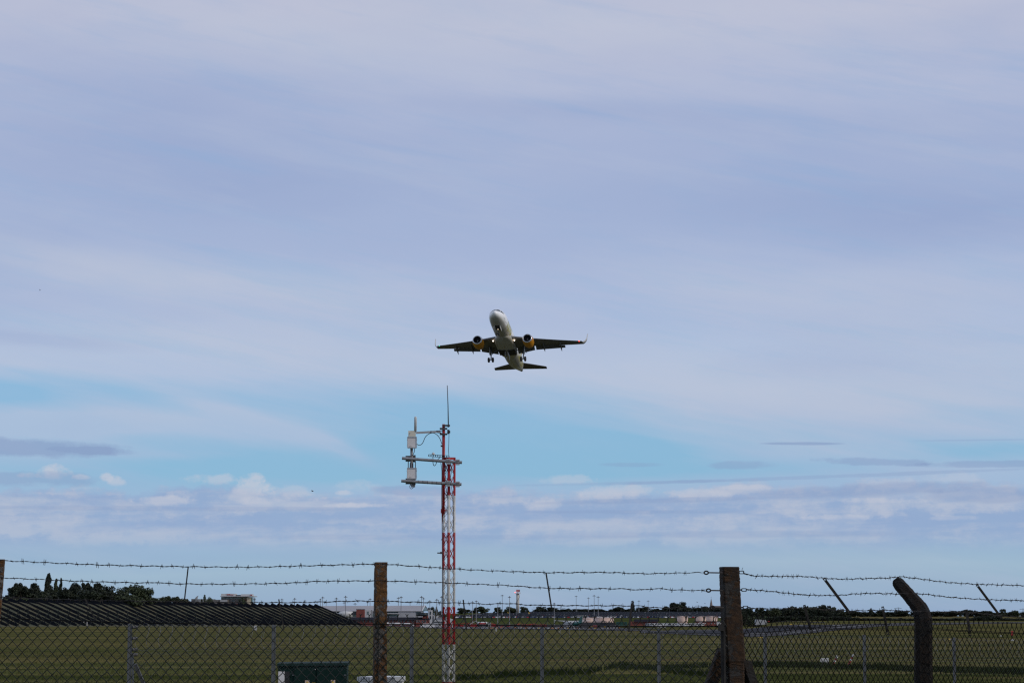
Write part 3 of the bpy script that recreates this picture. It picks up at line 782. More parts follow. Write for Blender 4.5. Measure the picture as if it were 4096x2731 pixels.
# hotel
Y = 1700; t = bld('hotel_building', 'cream and brown hotel block with red roof signs above the solar panels', 'hotel', 946, Y)
M['hotel_cream'] = mat('cream_render', (.50,.42,.30), (.54,.46,.33), .1, .7)
M['hotel_brown'] = mat('brown_panels', (.13,.12,.115), (.17,.16,.15), .1, .7)
m = MB(); fb(m, 884, 987, 2386, 2430, Y, 22, world_loc(t).z-.3); m.build('wall', M['hotel_brown'], t)
m = MB(); fb(m, 987, 1004, 2387, 2430, Y-1.5, 24, world_loc(t).z-.3); m.build('side_wall', M['hotel_cream'], t)
m = MB(); fb(m, 1004.2, 1010, 2388, 2430, Y-1, 20, world_loc(t).z-.3); m.build('glass_corner', M['gglass'], t)
m = MB(); fb(m, 881, 1012.5, 2382, 2385, Y-3, 28); m.build('roof', M['lgrey'], t)
m = MB(); fb(m, 884, 942, 2373, 2382, Y-1, 10); m.build('roof_screen', M['white'], t)
m = MB(); fb(m, 963, 1009, 2375, 2383, Y-1, 10); m.build('roof_screen', M['white'], t)
m = MB(); fb(m, 943, 962, 2378, 2382, Y, 5); m.build('roof_plant', M['dark'], t)
m = MB()
for k in range(6): fb(m, 907+k*2.4, 908.8+k*2.4, 2374.5+(k % 2)*.6, 2378.5, Y-1.3, .2)
for k in range(11): fb(m, 908+k*2.4, 909.7+k*2.4, 2376.6-(k % 3)*.0, 2378.9, Y-1.25, .2)
m.build('red_sign', M['redv'], t)
m = MB()
for k in range(4): fb(m, 1001+k*2, 1002.5+k*2, 2376+(k % 2)*.7, 2380, Y-1.3, .2)
m.build('red_sign', M['redv'], t)
wins(t, 'window', [890+k*5.6 for k in range(16)], 2388, 2393, Y, M['gglass'], 4.6)
wins(t, 'window', [929, 935], 2397, 2405, Y, M['glass'], 4.6)
m = MB(); fb(m, 973, 986.5, 2393, 2401, Y-.1, .3); m.build('red_panel', M['brick'], t)
m = MB(); fb(m, 940, 986, 2413, 2424, Y-.1, .3); m.build('red_panel', M['brick'], t)
# low grey building beside it
Y = 1690; t = bld('warehouse', 'low grey-brown flat-roofed building left of the hotel', 'building', 845, Y)
m = MB(); fb(m, 765, 781, 2394, 2412, Y, 18, world_loc(t).z-.3); m.build('wall', M['hotel_brown'], t)
m = MB(); fb(m, 781.3, 848, 2394.5, 2412, Y-1, 20, world_loc(t).z-.3); m.build('wall', M['grey'], t)
m = MB(); fb(m, 848.3, 908, 2397, 2412, Y-2, 20, world_loc(t).z-.3); m.build('wall', M['hotel_brown'], t, label='brown wall block with a pale end')
m = MB(); fb(m, 880, 908.5, 2398, 2405, Y-2.3, .3); m.build('pale_panel', M['lgrey'], t)
m = MB(); m.tube([P(784,2395,Y), P(787,2389,Y), P(790,2384,Y), P(794,2381,Y)], [1.0,.7,.35,.1], 6)
recentre(tag(m.build('roof_sculpture', M['grey']), 'grey curved horn-shaped fin rising from the low building roof', 'roof fin'))
# terminal pier with long pale roof
Y = 1600; t = bld('terminal_building', 'long grey-roofed airport building with glazed gable end', 'terminal', 1500, Y)
zb = world_loc(t).z-.3
def roofpts(x0, x1, y0, y1, Ya, Yb):   # sloping sheet from eave (y1) to ridge (y0)
    return [P(x0, y1, Ya), P(x1, y1, Ya), P(x1, y0, Yb), P(x0, y0, Yb)]
e0, e1, r1, r0 = P(1150,2442,Y), P(1688,2442,Y), P(1700,2420.5,Y+16), P(1150,2422.5,Y+16)
m = MB(); d = Vector((0,0,-.35)); m.loft([[e0, e1, r1, r0], [e0+d, e1+d, r1+d, r0+d]]); m.build('roof', mat('pale_metal_roof', (.27,.26,.265), (.31,.30,.30), .05, .55), t)
back = P(1712,2442,Y+32)
m = MB(); q = P(1700,2420.5,Y+16); m.add([e1+d, Vector((back.x, back.y, e1.z)), q+d, Vector((q.x, Y+30, q.z))], [(0,1,2)]); m.build('glazed_gable', M['gglass'], t)
m = MB(); m.bar(e1, q, .5, .5); m.bar(q, P(1713,2438,Y+32), .5, .5); m.build('gable_edge', M['white'], t)
m = MB(); fb(m, 1150, 1688, 2442.3, 2450, Y+1, 28, zb); m.build('wall', M['lgrey'], t)
m = MB(); fb(m, 1593, 1662, 2441.9, 2470, Y+.4, .3); m.build('clad_panel', M['lgrey'], t)
for x0, x1 in [(1300+k*10.5, 1309.5+k*10.5) for k in range(28)]:
    if 1593 <= x0 <= 1660 or x0 < 1340 or 1458 < x0 < 1490: continue
    m = MB(); fb(m, x0, x1, 2443, 2450.5, Y+.7, .2); m.build('glass_panel', M['glass'], t)
for x0 in (1664, 1672, 1680):
    m = MB(); fb(m, x0, x0+7.4, 2442.6, 2450, Y+.7, .2); m.build('glass_panel', M['gglass'], t)
m = MB(); fb(m, 1535, 1592, 2451, 2454, Y-2, 3); fb(m, 1345, 1420, 2451, 2454, Y-2, 3); m.build('canopy', M['white'], t)
m = MB(); fb(m, 1340, 1592, 2455, 2462, Y+.2, .3); m.build('lower_glazing', M['gglass'], t)
# curved white jet bridge and stair boxes in front
Y = 1540; t = thing('jet_bridge', 'white curved passenger bridge poking out behind the panels', 'jet bridge', ground_at(1370, Y))
m = MB(); m.smooth = True; m.tube([P(1350,2457,Y), P(1362,2455,Y), P(1378,2455,Y), P(1410,2457,Y)], [.4,1.6,1.9,1.9], 10); m.build('tunnel', M['white'], t)
m = MB(); m.cyl(P(1400,2460,Y), ground_at(1400,Y), .4, n=8); m.cyl(P(1360,2460,Y), ground_at(1360,Y), .4, n=8); m.build('leg', M['lgrey'], t)
Y = 1500; t = thing('brick_tower', 'square dark red brick tower with flat top', 'tower', ground_at(1441, Y))
m = MB(); fb(m, 1425, 1458, 2436, 2500, Y, 5, world_loc(t).z-.3); m.build('wall', M['brick'], t)
m = MB(); fb(m, 1424.5, 1458.5, 2435, 2436.5, Y-.1, 5.2); m.build('roof', M['roof'], t)
m = MB(); fb(m, 1406, 1424.8, 2449, 2459, Y+.5, 3.5, None); m.build('dark_balcony', M['dark'], t)
m = MB(); m.cyl(P(1446,2435,Y+2), P(1446,2431,Y+2), .12, n=5); m.build('roof_light', M['white'], t)
Y = 1520; t = thing('stair_block', 'white stair block with a tall window beside the brick tower', 'stair block', ground_at(1472, Y))
m = MB(); fb(m, 1459, 1484, 2438, 2500, Y, 6, world_loc(t).z-.3); m.build('wall', M['white'], t)
m = MB(); fb(m, 1484.2, 1488, 2437.5, 2500, Y+.5, 6, world_loc(t).z-.3); m.build('side_wall', M['grey'], t)
wins(t, 'window', [1472], 2444, 2456, Y, M['gglass'], 5)
Y = 1480; t = thing('stair_block', 'white square stair tower with two stacked windows right of the gable', 'stair block', ground_at(1720, Y))
m = MB(); fb(m, 1713, 1729, 2438.5, 2500, Y, 5, world_loc(t).z-.3); m.build('wall', M['white'], t)
wins(t, 'window', [1721.5], 2444, 2457, Y, M['glass'], 5); wins(t, 'window', [1721.5], 2462, 2475, Y, M['glass'], 5)
m = MB(); fb(m, 1729.3, 1735, 2457, 2500, Y+1, 4, world_loc(t).z-.3); m.build('side_wall', M['lgrey'], t)
t = thing('hangar', 'white shed with sloping roof behind the lattice mast', 'shed', ground_at(1765, Y))
z0 = world_loc(t).z
a, b, c, d_ = P(1736,2460,Y), P(1770,2463,Y), P(1792,2470,Y), P(1815,2478,Y)
m = MB(); fr = [Vector((a.x, Y, z0)), a, b, c, d_, Vector((d_.x, Y, z0))]; m.loft([fr, [p + Vector((0, 14, 0)) for p in fr]]); m.build('wall', M['white'], t)
wins(t, 'window', [1738+k*4.6 for k in range(7)], 2484, 2489, Y, M['glass'], 3.8)
m = MB(); fb(m, 1752, 1800, 2464, 2467.5, Y-1, .5); m.build('dark_canopy', M['dark'], t)
# brick fire station
Y = 1420; t = thing('fire_station', 'long two-storey red brick building with dark roof', 'building', ground_at(1600, Y))
z0 = world_loc(t).z-.3
m = MB(); fb(m, 1400, 1716, 2477, 2500, Y, 12, z0); m.build('wall', M['brick'], t)
m = MB(); a, b, c, e = P(1396,2478.5,Y-1), P(1717.5,2478.5,Y-1), P(1714,2467.5,Y+6), P(1400,2467.5,Y+6)
bk = Vector((0, 14, 0)); m.loft([[a, b, b+bk, a+bk], [e, c, c+Vector((0,1,0)), e+Vector((0,1,0))]]); m.build('roof', M['roof'], t)
m = MB(); fb(m, 1664, 1717.5, 2479, 2500, Y-3, 3, z0); m.build('wall', M['brick'], t, label='taller projecting brick bay')
m = MB(); fb(m, 1690, 1712, 2461, 2472, Y+2, 6); m.build('upper_wall', M['brick'], t)
m = MB(); p0, p1 = P(1688,2462.5,Y+4), P(1688,2450.5,Y+4); m.smooth = True; m.cyl(p0, p1, 3.15, 3.6, 20); m.build('control_room', M['glass'], t)
m = MB(); p2 = P(1688,2449,Y+4); m.cyl(p1, p2, 3.75, 3.6, 20); m.build('control_room_roof', M['dark'], t)
wins(t, 'window', [1410,1424,1438,1452,1466,1480,1492,1506,1520,1544,1556,1571,1594,1605,1616,1632,1650], 2480, 2486, Y, M['glass'], 5)
wins(t, 'window', [1668,1677,1690,1702], 2481, 2487, Y-3, M['glass'], 4.5); wins(t, 'window', [1690,1712], 2498, 2504, Y-3, M['glass'], 4.5)
# boundary strip and parked white tank vehicles before it
t = thing('boundary_fence', 'dark green low fence in front of the brick building', 'fence', ground_at(1570, 1385))
m = MB()
for x in range(1440, 1664, 6): m.bar(ground_at(x, 1385), P(x, 2504.5, 1385), .12, .12)
m.build('post', M['dgreen'], t, kind='stuff')
m = MB(); fb(m, 1440, 1664, 2505.5, 2511.5, 1385, .06); m.build('rail_panel', M['dgreen'], t)

# ---- vehicle models
def tanker(label, x, Y, L=11.0, col='white', stripe=True, rz=math.pi/2, group=None):
    g = ground_at(x, Y); t = thing('tanker_truck', label, 'truck', g, group); t.rotation_euler = (0, 0, rz-math.pi/2)
    m = MB(); m.smooth = True
    def B(name, mb, mt): o = bpy.data.objects.new(name, mb.mesh(name, mt)); C.objects.link(o); o.parent = t; return o
    rg = []
    for xx in (-L/2, -L/2+.3, L/2-3.0, L/2-2.7):
        k = .75 if xx in (-L/2, L/2-2.7) else 1
        rg.append([Vector((xx, 1.2*k*math.cos(a*math.pi/6), 2.35+1.0*k*math.sin(a*math.pi/6))) for a in range(12)])
    m.loft(rg); B('tank', m, M[col])
    if stripe: m = MB(); m.box((-1.3, -1.16, 2.3), (L-4, .14, .8)); m.box((-1.3, 1.16, 2.3), (L-4, .14, .8)); B('stripe', m, M['redv'])
    m = MB(); m.loft([[Vector((L/2-2.3, y, z)) for y, z in ((-1.2,.6),(1.2,.6),(1.2,3.0),(-1.2,3.0))], [Vector((L/2-.3, y, z)) for y, z in ((-1.2,.6),(1.2,.6),(1.15,2.6),(-1.15,2.6))]]); B('cab', m, M[col])
    m = MB(); m.box((L/2-.9, 0, 2.1), (1.1, 2.46, .7)); B('cab_window', m, M['glass'])
    m = MB(); m.box((-.6, 0, .95), (L-1.8, 1.6, .35)); B('chassis', m, M['dark'])
    for xx in (-L/2+1, -L/2+2.3, L/2-1.3):
        for sy in (-1, 1): m = MB(); m.cyl((xx, sy*.85, .5), (xx, sy*1.2, .5), .5, n=10); B('wheel', m, M['black'])
    if not stripe: t.scale = (.8, .7, .6)
    return t
tanker('white fuel tanker with red stripe parked among red ground equipment', 1938, 1620, 9)
tanker('white tank vehicle parked left before the brick building', 1545, 1400, 9, stripe=False)
tanker('white tank vehicle parked in the middle before the brick building', 1590, 1400, 9, stripe=False)
tanker('white tank vehicle parked nearest the projecting brick bay', 1632, 1400, 9, stripe=False)
def van(x, Y, label, k='white', rz=0, group='white vans parked on the apron'):
    o = bpy.data.objects.new('parked_van', vanm[k]); C.objects.link(o); o.location = ground_at(x, Y); o.rotation_euler = (0, 0, rz)
    return tag(o, label, 'van', group)
for i in range(20): van(2590+i*11.5, 1690+rnd.uniform(0, 14), 'white van in the row before the tanks, ' + where(2590+i*11.5), 'white' if i % 4 else 'silver', rnd.uniform(-.4, .4), 'white vans lined up before the fuel tanks')
van(2646, 1560, 'single white van alone on the grass edge before the van row', 'white', math.pi/2)
for x, Y_, k, lab in [(1718,1225,'white','white van closest to the brick bay corner'),(1735,1250,'silver','silver van right of the brick bay'),(1760,1300,'blue','dark blue van before the sloping white shed'),(1748,1290,'white','white van before the sloping white shed'),
                      (2280,1640,'white','white van behind the propeller aircraft nose'),(1700,1235,'white','white van before the brick bay window')]:
    van(x, Y_, lab, k, math.pi/2+.2)
# red ground equipment: belt loaders and steps
def loader(x, Y, s=1.0, group='red ground equipment parked along the apron edge'):
    t = thing('belt_loader', 'red belt loader on the apron edge, ' + ('just right of the lattice mast' if x < 1860 else 'left of the fuel tanker' if x < 1920 else 'right of the fuel tanker' if x < 2020 else 'in the low row under the radar tower' if x < 2110 else 'in the low row left of the propeller aircraft'), 'loader', ground_at(x, Y), group); t.scale = (s, s, s)
    def B(name, mb, mt): o = bpy.data.objects.new(name, mb.mesh(name, mt)); C.objects.link(o); o.parent = t
    m = MB(); m.box((0,0,.75), (4.6,1.9,.7)); m.box((1.6,0,1.4), (1.0,1.7,.8)); B('body', m, M['redv'])
    m = MB(); m.bar((-3,0,1.2), (3.2,0,2.7), .9, .25, (0,0,1)); B('belt', m, M['redv'])
    for xx in (-1.5, 1.5):
        for sy in (-1, 1): m = MB(); m.cyl((xx, sy*.6, .4), (xx, sy*.95, .4), .4, n=8); B('wheel', m, M['black'])
    t.rotation_euler = (0, 0, rnd.choice((0, math.pi))+rnd.uniform(-.3, .3))
for i, x in enumerate([1826,1842,1872,1880,1900,1908,1972,1982,2006,2030,2067,2086,2095,2104,2114,2124,2136,2146,2158,2166,2176]):
    loader(x, 1640+rnd.uniform(-10, 20), rnd.uniform(.8, 1.1) if x < 1990 else rnd.uniform(.45, .8))
t = thing('passenger_steps', 'red and white aircraft steps among the ground equipment', 'aircraft steps', ground_at(1888, 1650))
def B2(name, mb, mt, t): o = bpy.data.objects.new(name, mb.mesh(name, mt)); C.objects.link(o); o.parent = t
m = MB(); m.box((0,0,.6), (5,2,.6)); B2('body', m, M['redv'], t)
m = MB(); m.bar((-3,0,.8), (2,0,3.6), 1.4, .3, (0,0,1)); m.box((2.6,0,3.6), (1.4,1.4,.3)); B2('stair', m, M['white'], t)
m = MB(); m.bar((-3,-.7,1.8), (2,-.7,4.6), .1, .1); m.bar((-3,.7,1.8), (2,.7,4.6), .1, .1); m.bar((2,-.7,4.6), (3.3,-.7,4.6), .1, .1); m.bar((2.6,0,.8), (2.6,0,3.5), .2, .2); B2('handrail', m, M['redv'], t)
m = MB()
for i in range(70):
    x = rnd.uniform(1850, 2480); Yv = rnd.uniform(1180, 1480); g = ground_at(x, Yv); m.mi = rnd.choice((0, 0, 0, 1, 2)); m.box(g+Vector((0,0,.3)), (rnd.uniform(.6,1.4), .5, .55))
o = m.build('apron_markers', [M['white'], M['yellow'], M['orange']]); o['kind'] = 'stuff'

# ---- propeller aircraft on the taxiway, seen from behind
def prop_plane():
    Yp = 1543; g = ground_at(2291, Yp)
    t = thing('propeller_aircraft', 'white high-wing twin propeller aircraft with green tail on the taxiway', 'aircraft', g)
    def B(name, mb, mt): o = bpy.data.objects.new(name, mb.mesh(name, mt)); C.objects.link(o); o.parent = t; return o
    zc = 2.5
    st = [(-11.5,.2,.9),(-9,.7,.6),(-5,1.25,.1),(-2,1.4,0),(5,1.4,0),(8,1.3,-.05),(9.7,.95,-.25),(10.7,.4,-.45),(11,.1,-.5)]
    M['tail_green'] = mat('teal_green_paint', (.012,.10,.085), (.02,.15,.12), .3, .4)
    m = MB(); m.smooth = True
    m.loft([[Vector((s, r*math.cos(a*math.pi/8), zc+z+r*math.sin(a*math.pi/8))) for a in range(16)] for s, r, z in st if s >= -2]); B('fuselage', m, M['white'])
    m = MB(); m.smooth = True
    m.loft([[Vector((s, r*math.cos(a*math.pi/8), zc+z+r*math.sin(a*math.pi/8))) for a in range(16)] for s, r, z in st if s <= -2]); B('tail_section', m, M['tail_green'])
    m = MB()
    for sy in (-1, 1):
        m.loft([[Vector((2.2, sy*.1, 4.05)), Vector((-.2, sy*.1, 4.0)), Vector((1, sy*.1, 4.35))], [Vector((2.0, sy*5, 4.15)), Vector((-.2, sy*5, 4.1)), Vector((1, sy*5, 4.4))], [Vector((1.6, sy*12.3, 4.45)), Vector((.3, sy*12.3, 4.45)), Vector((1, sy*12.3, 4.6))]])
    B('wing', m, M['white'])
    m = MB(); m.loft([[Vector((-7.2,-.12,3.6)),Vector((-7.2,.12,3.6)),Vector((-11.3,.12,3.8)),Vector((-11.3,-.12,3.8))],[Vector((-10,-.1,7.4)),Vector((-10,.1,7.4)),Vector((-12,.1,7.4)),Vector((-12,-.1,7.4))]]); B('tail_fin', m, M['tail_green'])
    m = MB(); m.box((-11.2, 0, 7.4), (1.3, 7.3, .16)); B('tailplane', m, M['white'])
    for sy in (-1, 1):
        m = MB(); m.smooth = True; m.tube([(4.3,sy*4.1,3.9),(3.9,sy*4.1,3.9),(1,sy*4.1,3.95),(-1,sy*4.1,4.05)], [.3,.5,.5,.15], 10); B('engine', m, M['white'])
        m = MB()
        for k in range(6): a = k*math.pi/3; m.bar((4.35,sy*4.1,3.9), (4.35, sy*4.1+1.95*math.cos(a), 3.9+1.95*math.sin(a)), .22, .06, (1,0,0))
        B('propeller', m, M['dark'])
        m = MB(); m.cyl((.2,sy*1.7,.45), (.2,sy*2.2,.45), .45, n=10); m.bar((.2,sy*1.9,.45), (.2,sy*1.4,1.5), .2, .2, (1,0,0)); B('main_wheel', m, M['black'])
    m = MB(); m.cyl((9,-.25,.3), (9,.25,.3), .3, n=8); m.bar((9,0,.3), (9,0,1.3), .15, .15, (1,0,0)); B('nose_wheel', m, M['black'])
    m = MB()
    for sy in (-1, 1):
        for k in range(12): m.box((-3.5+k*.95, sy*1.4, 2.9), (.35, .06, .4))
    m.box((9.4,0,3.0), (.9,1.5,.4)); B('window_row', m, M['glass'])['kind'] = 'stuff'
    t.rotation_euler = (0, 0, R(-90+28+180))
prop_plane()

# ---- radar tower
Y = 2350; gx = P(2071, 2455, Y); t = thing('radar_tower', 'tall cream concrete tower carrying a pink rotating radar antenna', 'tower', (gx.x, Y, H(gx.x, Y)))
b0 = Vector((gx.x, Y, H(gx.x, Y)-.3)); top = P(2071, 2373.5, Y)
M['cream_conc'] = mat('cream_concrete', (.40,.39,.35), (.46,.45,.41), .3, .7)
m = MB(); m.smooth = True; m.cyl(b0, Vector((b0.x, Y, top.z)), 1.55, 1.4, 16); m.build('shaft', M['cream_conc'], t)
pts = []
for k in range(30):
    z = b0.z + (top.z-b0.z)*(.45+.5*k/29); a = R(150)+k*.15; pts.append((b0.x+1.65*math.cos(a), Y+1.65*math.sin(a), z))
m = MB(); m.tube(pts, .18, 5); m.build('spiral_ladder', M['grey'], t)
m = MB(); m.cyl(Vector((b0.x, Y, top.z)), Vector((b0.x, Y, top.z+.5)), 2.75, 2.75, 20); m.build('platform', M['lgrey'], t)
m = MB()
for k in range(14):
    a = k*2*math.pi/14; q = Vector((b0.x+2.65*math.cos(a), Y+2.65*math.sin(a), top.z+.5)); m.bar(q, q+Vector((0,0,1.0)), .08, .08)
m.tube([Vector((b0.x+2.65*math.cos(k*math.pi/10), Y+2.65*math.sin(k*math.pi/10), top.z+1.5)) for k in range(21)], .05, 4, False); m.build('railing', M['white'], t)
M['radar'] = mat('pink_radar_antenna', (.42,.17,.18), (.50,.22,.22), .8, .6)
m = MB(); c = P(2072, 2361.5, Y); rings = []
for k in range(9):
    u_ = -1.75+k*3.5/8; bow = .5*(1-(u_/1.9)**2); rings.append([c+Vector((u_, bow, -1.0)), c+Vector((u_*1.02, bow*.4, 1.1)), c+Vector((u_*1.02, bow*.4+.15, 1.1)), c+Vector((u_, bow+.15, -1.0))])
m.loft(rings); m.build('radar_antenna', M['radar'], t)
m = MB(); m.cyl(Vector((b0.x, Y, top.z+.5)), c+Vector((0,.3,-.8)), .45, .3, 8); m.build('pedestal', M['radar'], t)
M['redlight'] = mat('red_obstruction_light', (.5,.05,.05), None, emit=(1,.12,.12,4))
m = MB(); m.sphere(P(2060.5, 2368, Y-2), .42, 8, 5); m.build('obstruction_light', M['redlight'], t)

# ---- floodlight masts
fm1 = {}
def flood(x, ytop, Y, lab, w=3.0):
    g = ground_at(x, Y); h = P(x, ytop, Y).z - g.z
    t = thing('floodlight_mast', lab, 'floodlight', g, 'tall apron floodlight masts')
    m = MB(); m.tube([g, g+Vector((0,0,h))], [.26,.15], 6, True); m.build('mast', M['galv_light'], t)
    m = MB(); c = g+Vector((0,0,h))
    m.cyl(c-Vector((0,0,.4)), c-Vector((0,0,.05)), w*.40, w*.30, 8)
    m.cyl(c-Vector((0,0,.05)), c+Vector((0,0,.6)), w*.14, .10, 6); m.build('lamp_ring', M['galv'], t)
for x, yt, Y, lab in [
    (1017,2395,1650,'floodlight mast just right of the hotel'),(1127,2396,1650,'floodlight mast alone above the solar panels'),(1178,2393,1650,'floodlight mast above the right part of the solar panels'),
    (1219,2401,1750,'short-looking floodlight mast above the end of the panels'),(1268,2406,1800,'distant floodlight left of the close pair'),(1281,2396,1700,'left one of the close floodlight pair'),(1290,2388,1600,'right taller one of the close floodlight pair'),
    (1304,2408,1800,'distant floodlight right of the close pair'),(1345,2392,1500,'floodlight mast standing in front of the terminal roof left end'),(1376,2409,1850,'distant floodlight behind the tall one'),(1382,2385,1500,'tallest floodlight mast in front of the terminal roof'),
    (1420,2413,1900,'small distant floodlight over the terminal roof'),(1470,2407,1800,'distant floodlight left of the concrete post'),(1480,2395,1700,'floodlight mast left of the lichened concrete post'),
    (1593,2390,1700,'flat-headed floodlight right of the concrete post'),(1604,2387,1500,'second floodlight right of the concrete post'),(1640,2408,1850,'distant floodlight over the middle of the terminal'),
    (1686,2386,1500,'floodlight mast before the glazed gable'),(1694,2392,1700,'floodlight behind the glazed gable'),(1719,2402,1750,'floodlight behind the white stair tower'),(1747,2397,1500,'floodlight by the small grey-green tree'),(1766,2386,1700,'floodlight left beside the lattice mast'),
    (1890,2406,1800,'left floodlight of the pair right of the lattice mast'),(1905,2403,1700,'right floodlight of the pair right of the lattice mast'),(1991,2412,1750,'faint floodlight between two tall ones'),(2009,2380,2080,'tall floodlight left of the radar tower'),(2038,2386,1690,'tall floodlight next to the radar tower'),
    (2217,2412,1720,'floodlight above the propeller aircraft wing'),(2305,2383,2450,'left tall floodlight above the car park'),(2354,2390,2450,'second floodlight above the car park'),(2377,2381,2060,'tallest of the floodlights above the car park'),(2393,2386,2060,'floodlight right of the tallest above the car park'),
    (2556,2402,2440,'left floodlight right of the single poplar'),(2593,2402,2440,'right floodlight right of the single poplar')]:
    flood(x, yt, Y, lab, 3.0 if Y < 1900 else 3.9)
def lamp(x, yt, Y, lab=None):
    lab = 'thin lamp post ' + where(x)
    g = ground_at(x, Y); h = P(x, yt, Y).z-g.z; t = thing('lamp_post', lab, 'lamp post', g, 'lamp posts around the car park')
    m = MB(); m.tube([g, g+Vector((0,0,h))], .12, 5); m.build('pole', M['galv'], t)
    m = MB(); m.box(g+Vector((0,0,h)), (1.6,.3,.15)); m.build('lamp_head', M['galv'], t)
for x, yt, Y in [(1951,2430,2450),(2129,2434,2450),(2136,2428,2450),(2484,2440,2400),(2678,2432,2300),(2711,2438,2350),(2772,2430,2300),(2808,2432,2300),(2835,2440,2300),(1880,2478,1800),(1852,2478,1800),(1940,2476,1800),(2190,2482,1800)]: lamp(x, yt, Y)
for x, y0, lab in [(2116,2448,'yellow sign board right of the radar tower'),(2032,2448,'small yellow sign board left of the radar tower'),(1942,2455,'small yellow sign among the left trees')]:
    Y = 2300; t = thing('sign_board', lab, 'sign', ground_at(x, Y)); m = MB(); fb(m, x-3, x+3, y0, y0+4.5, Y, .1); m.build('board', M['yellow'], t)
    m = MB(); m.bar(ground_at(x, Y+.2), P(x, y0+4, Y+.2), .12, .12); m.build('post', M['galv'], t)
for x0, x1, y0, lab in [(1954,1969,2454,'light blue shelter roof left of the radar tower'),(2434,2444,2458,'light blue bus shelter in the middle of the car park'),(1868,1874,2457,'light blue shelter near the lattice mast')]:
    Y = 2200; t = thing('bus_shelter', lab, 'shelter', ground_at(x0, Y)); m = MB(); fb(m, x0, x1, y0, y0+4, Y, 2, world_loc(t).z); m.build('wall', M['blue'], t); m = MB(); fb(m, x0-.5, x1+.5, y0-1, y0, Y-.5, 3); m.build('roof', M['lgrey'], t)

# ---- fuel tanks
def tankb(x0, x1, y0, y1, Y, lab):
    a, b = P(x0, y1, Y), P(x1, y0, Y); r = (b.x-a.x)/2; c = Vector(((a.x+b.x)/2, Y+r, 0)); g = H(c.x, c.y)
    t = thing('fuel_tank', lab, 'fuel tank', (c.x, c.y, g), 'cream fuel storage tanks')
    m = MB(); m.smooth = True; m.cyl((c.x, c.y, g-.3), (c.x, c.y, b.z-.5), r, n=36); m.build('shell', M['tank'], t)
    m = MB(); m.smooth = True; m.tube([(c.x, c.y, b.z-.48), (c.x, c.y, b.z-.2), (c.x, c.y, b.z+.15)], [r*1.01, r*.7, .1], 36); m.build('roof', M['tank'], t)
    m = MB(); ring = [Vector((c.x+r*.99*math.cos(k*math.pi/18), c.y+r*.99*math.sin(k*math.pi/18), b.z+.35)) for k in range(37)]; m.tube(ring, .05, 4, False)
    for p in ring[::2]: m.bar(p, p-Vector((0,0,.9)), .06, .06)
    m.build('railing', M['tank'], t)
    m = MB(); m.bar((c.x+r*.3, c.y-r*1.0, g), (c.x+r*.8, c.y-r*.75, b.z), .5, .1); m.build('stair', M['dark'], t)
tankb(2322,2392,2470,2492,1800,'cream fuel tank on the left of the big pair')
tankb(2374,2457,2469,2492,1780,'cream fuel tank on the right of the big pair')
tankb(2710,2753,2464,2490,1790,'single cream fuel tank standing apart')
tankb(2783,2826,2465,2485,1800,'cream fuel tank left of the pair behind the brick building')
tankb(2827,2871,2464,2485,1790,'cream fuel tank right of the pair behind the brick building')
Y = 1765; t = bld('pipe_manifold', 'dark low pipework and bund before the big pair of tanks', 'pipework', 2390, Y)
m = MB(); fb(m, 2318, 2460, 2488, 2497, Y, 1.0, world_loc(t).z-.2); m.build('bund_wall', M['dark'], t)
m = MB()
for x in range(2405, 2458, 7): m.bar(P(x, 2490, Y-1), P(x, 2480+rnd.uniform(0, 5), Y-1), .35, .35)
m.bar(P(2405,2484,Y-1), P(2425,2484,Y-1), .3, .3); m.build('pipes', M['galv_dark'], t)
Y = 1770; t = bld('black_shed', 'long low black-roofed shed left of the single fuel tank', 'shed', 2585, Y)
m = MB(); fb(m, 2520, 2632, 2484, 2496, Y, 10, world_loc(t).z-.2); m.build('wall', M['brick'], t)
m = MB(); a, b, c, e = P(2536,2486,Y-1), P(2634,2486,Y-1), P(2632,2475,Y+5), P(2538,2475,Y+5); bk = Vector((0, 12, 0)); m.loft([[a, b, b+bk, a+bk], [e, c, c+Vector((0,1,0)), e+Vector((0,1,0))]]); m.build('roof', M['roof'], t)
for k, (x, c) in enumerate([(2465,'tealc'),(2480,'tealc'),(2495,'tealc')]):
    if 'tealc' not in M: M['tealc'] = mat('dark_teal_container', (.015,.07,.055), (.02,.09,.07), .5, .6)
    t = bld('container', ['left dark teal container beside the big tanks', 'middle dark teal container beside the big tanks', 'right dark teal container beside the big tanks'][k], 'container', x+7, 1760)
    m = MB(); fb(m, x, x+13.5, 2486, 2496, 1760, 2.5, world_loc(t).z); m.build('box', M['tealc'], t)
    m = MB()
    for q in range(1, 9): fb(m, x+q*1.5, x+q*1.5+.5, 2487, 2495, 1759.9, .1)
    m.build('corrugation', M['tealc'], t)
Y = 1700; t = bld('brick_building', 'low red brick building with white signs before the right fuel tanks', 'building', 2830, Y)
m = MB(); fb(m, 2785, 2888, 2484.5, 2495, Y, 8, world_loc(t).z-.2); m.build('wall', M['brick'], t)
m = MB(); fb(m, 2784, 2889, 2483, 2484.6, Y-.5, 9); m.build('roof', M['roof'], t)
wins(t, 'window', [2793,2815,2822,2845,2860], 2490, 2493, Y, M['white'], 4)
m = MB(); fb(m, 2797, 2808, 2485, 2488, Y-.2, .2); m.build('sign_panel', M['white'], t)
t = bld('portable_cabin', 'white flat cabin at the right end of the brick building', 'cabin', 2877, 1690)
m = MB(); fb(m, 2868, 2884, 2486, 2490.5, 1690, 3, world_loc(t).z); m.build('wall', M['white'], t); m = MB(); fb(m, 2867, 2885, 2485, 2486, 1689.8, 3.4); m.build('roof', M['lgrey'], t)
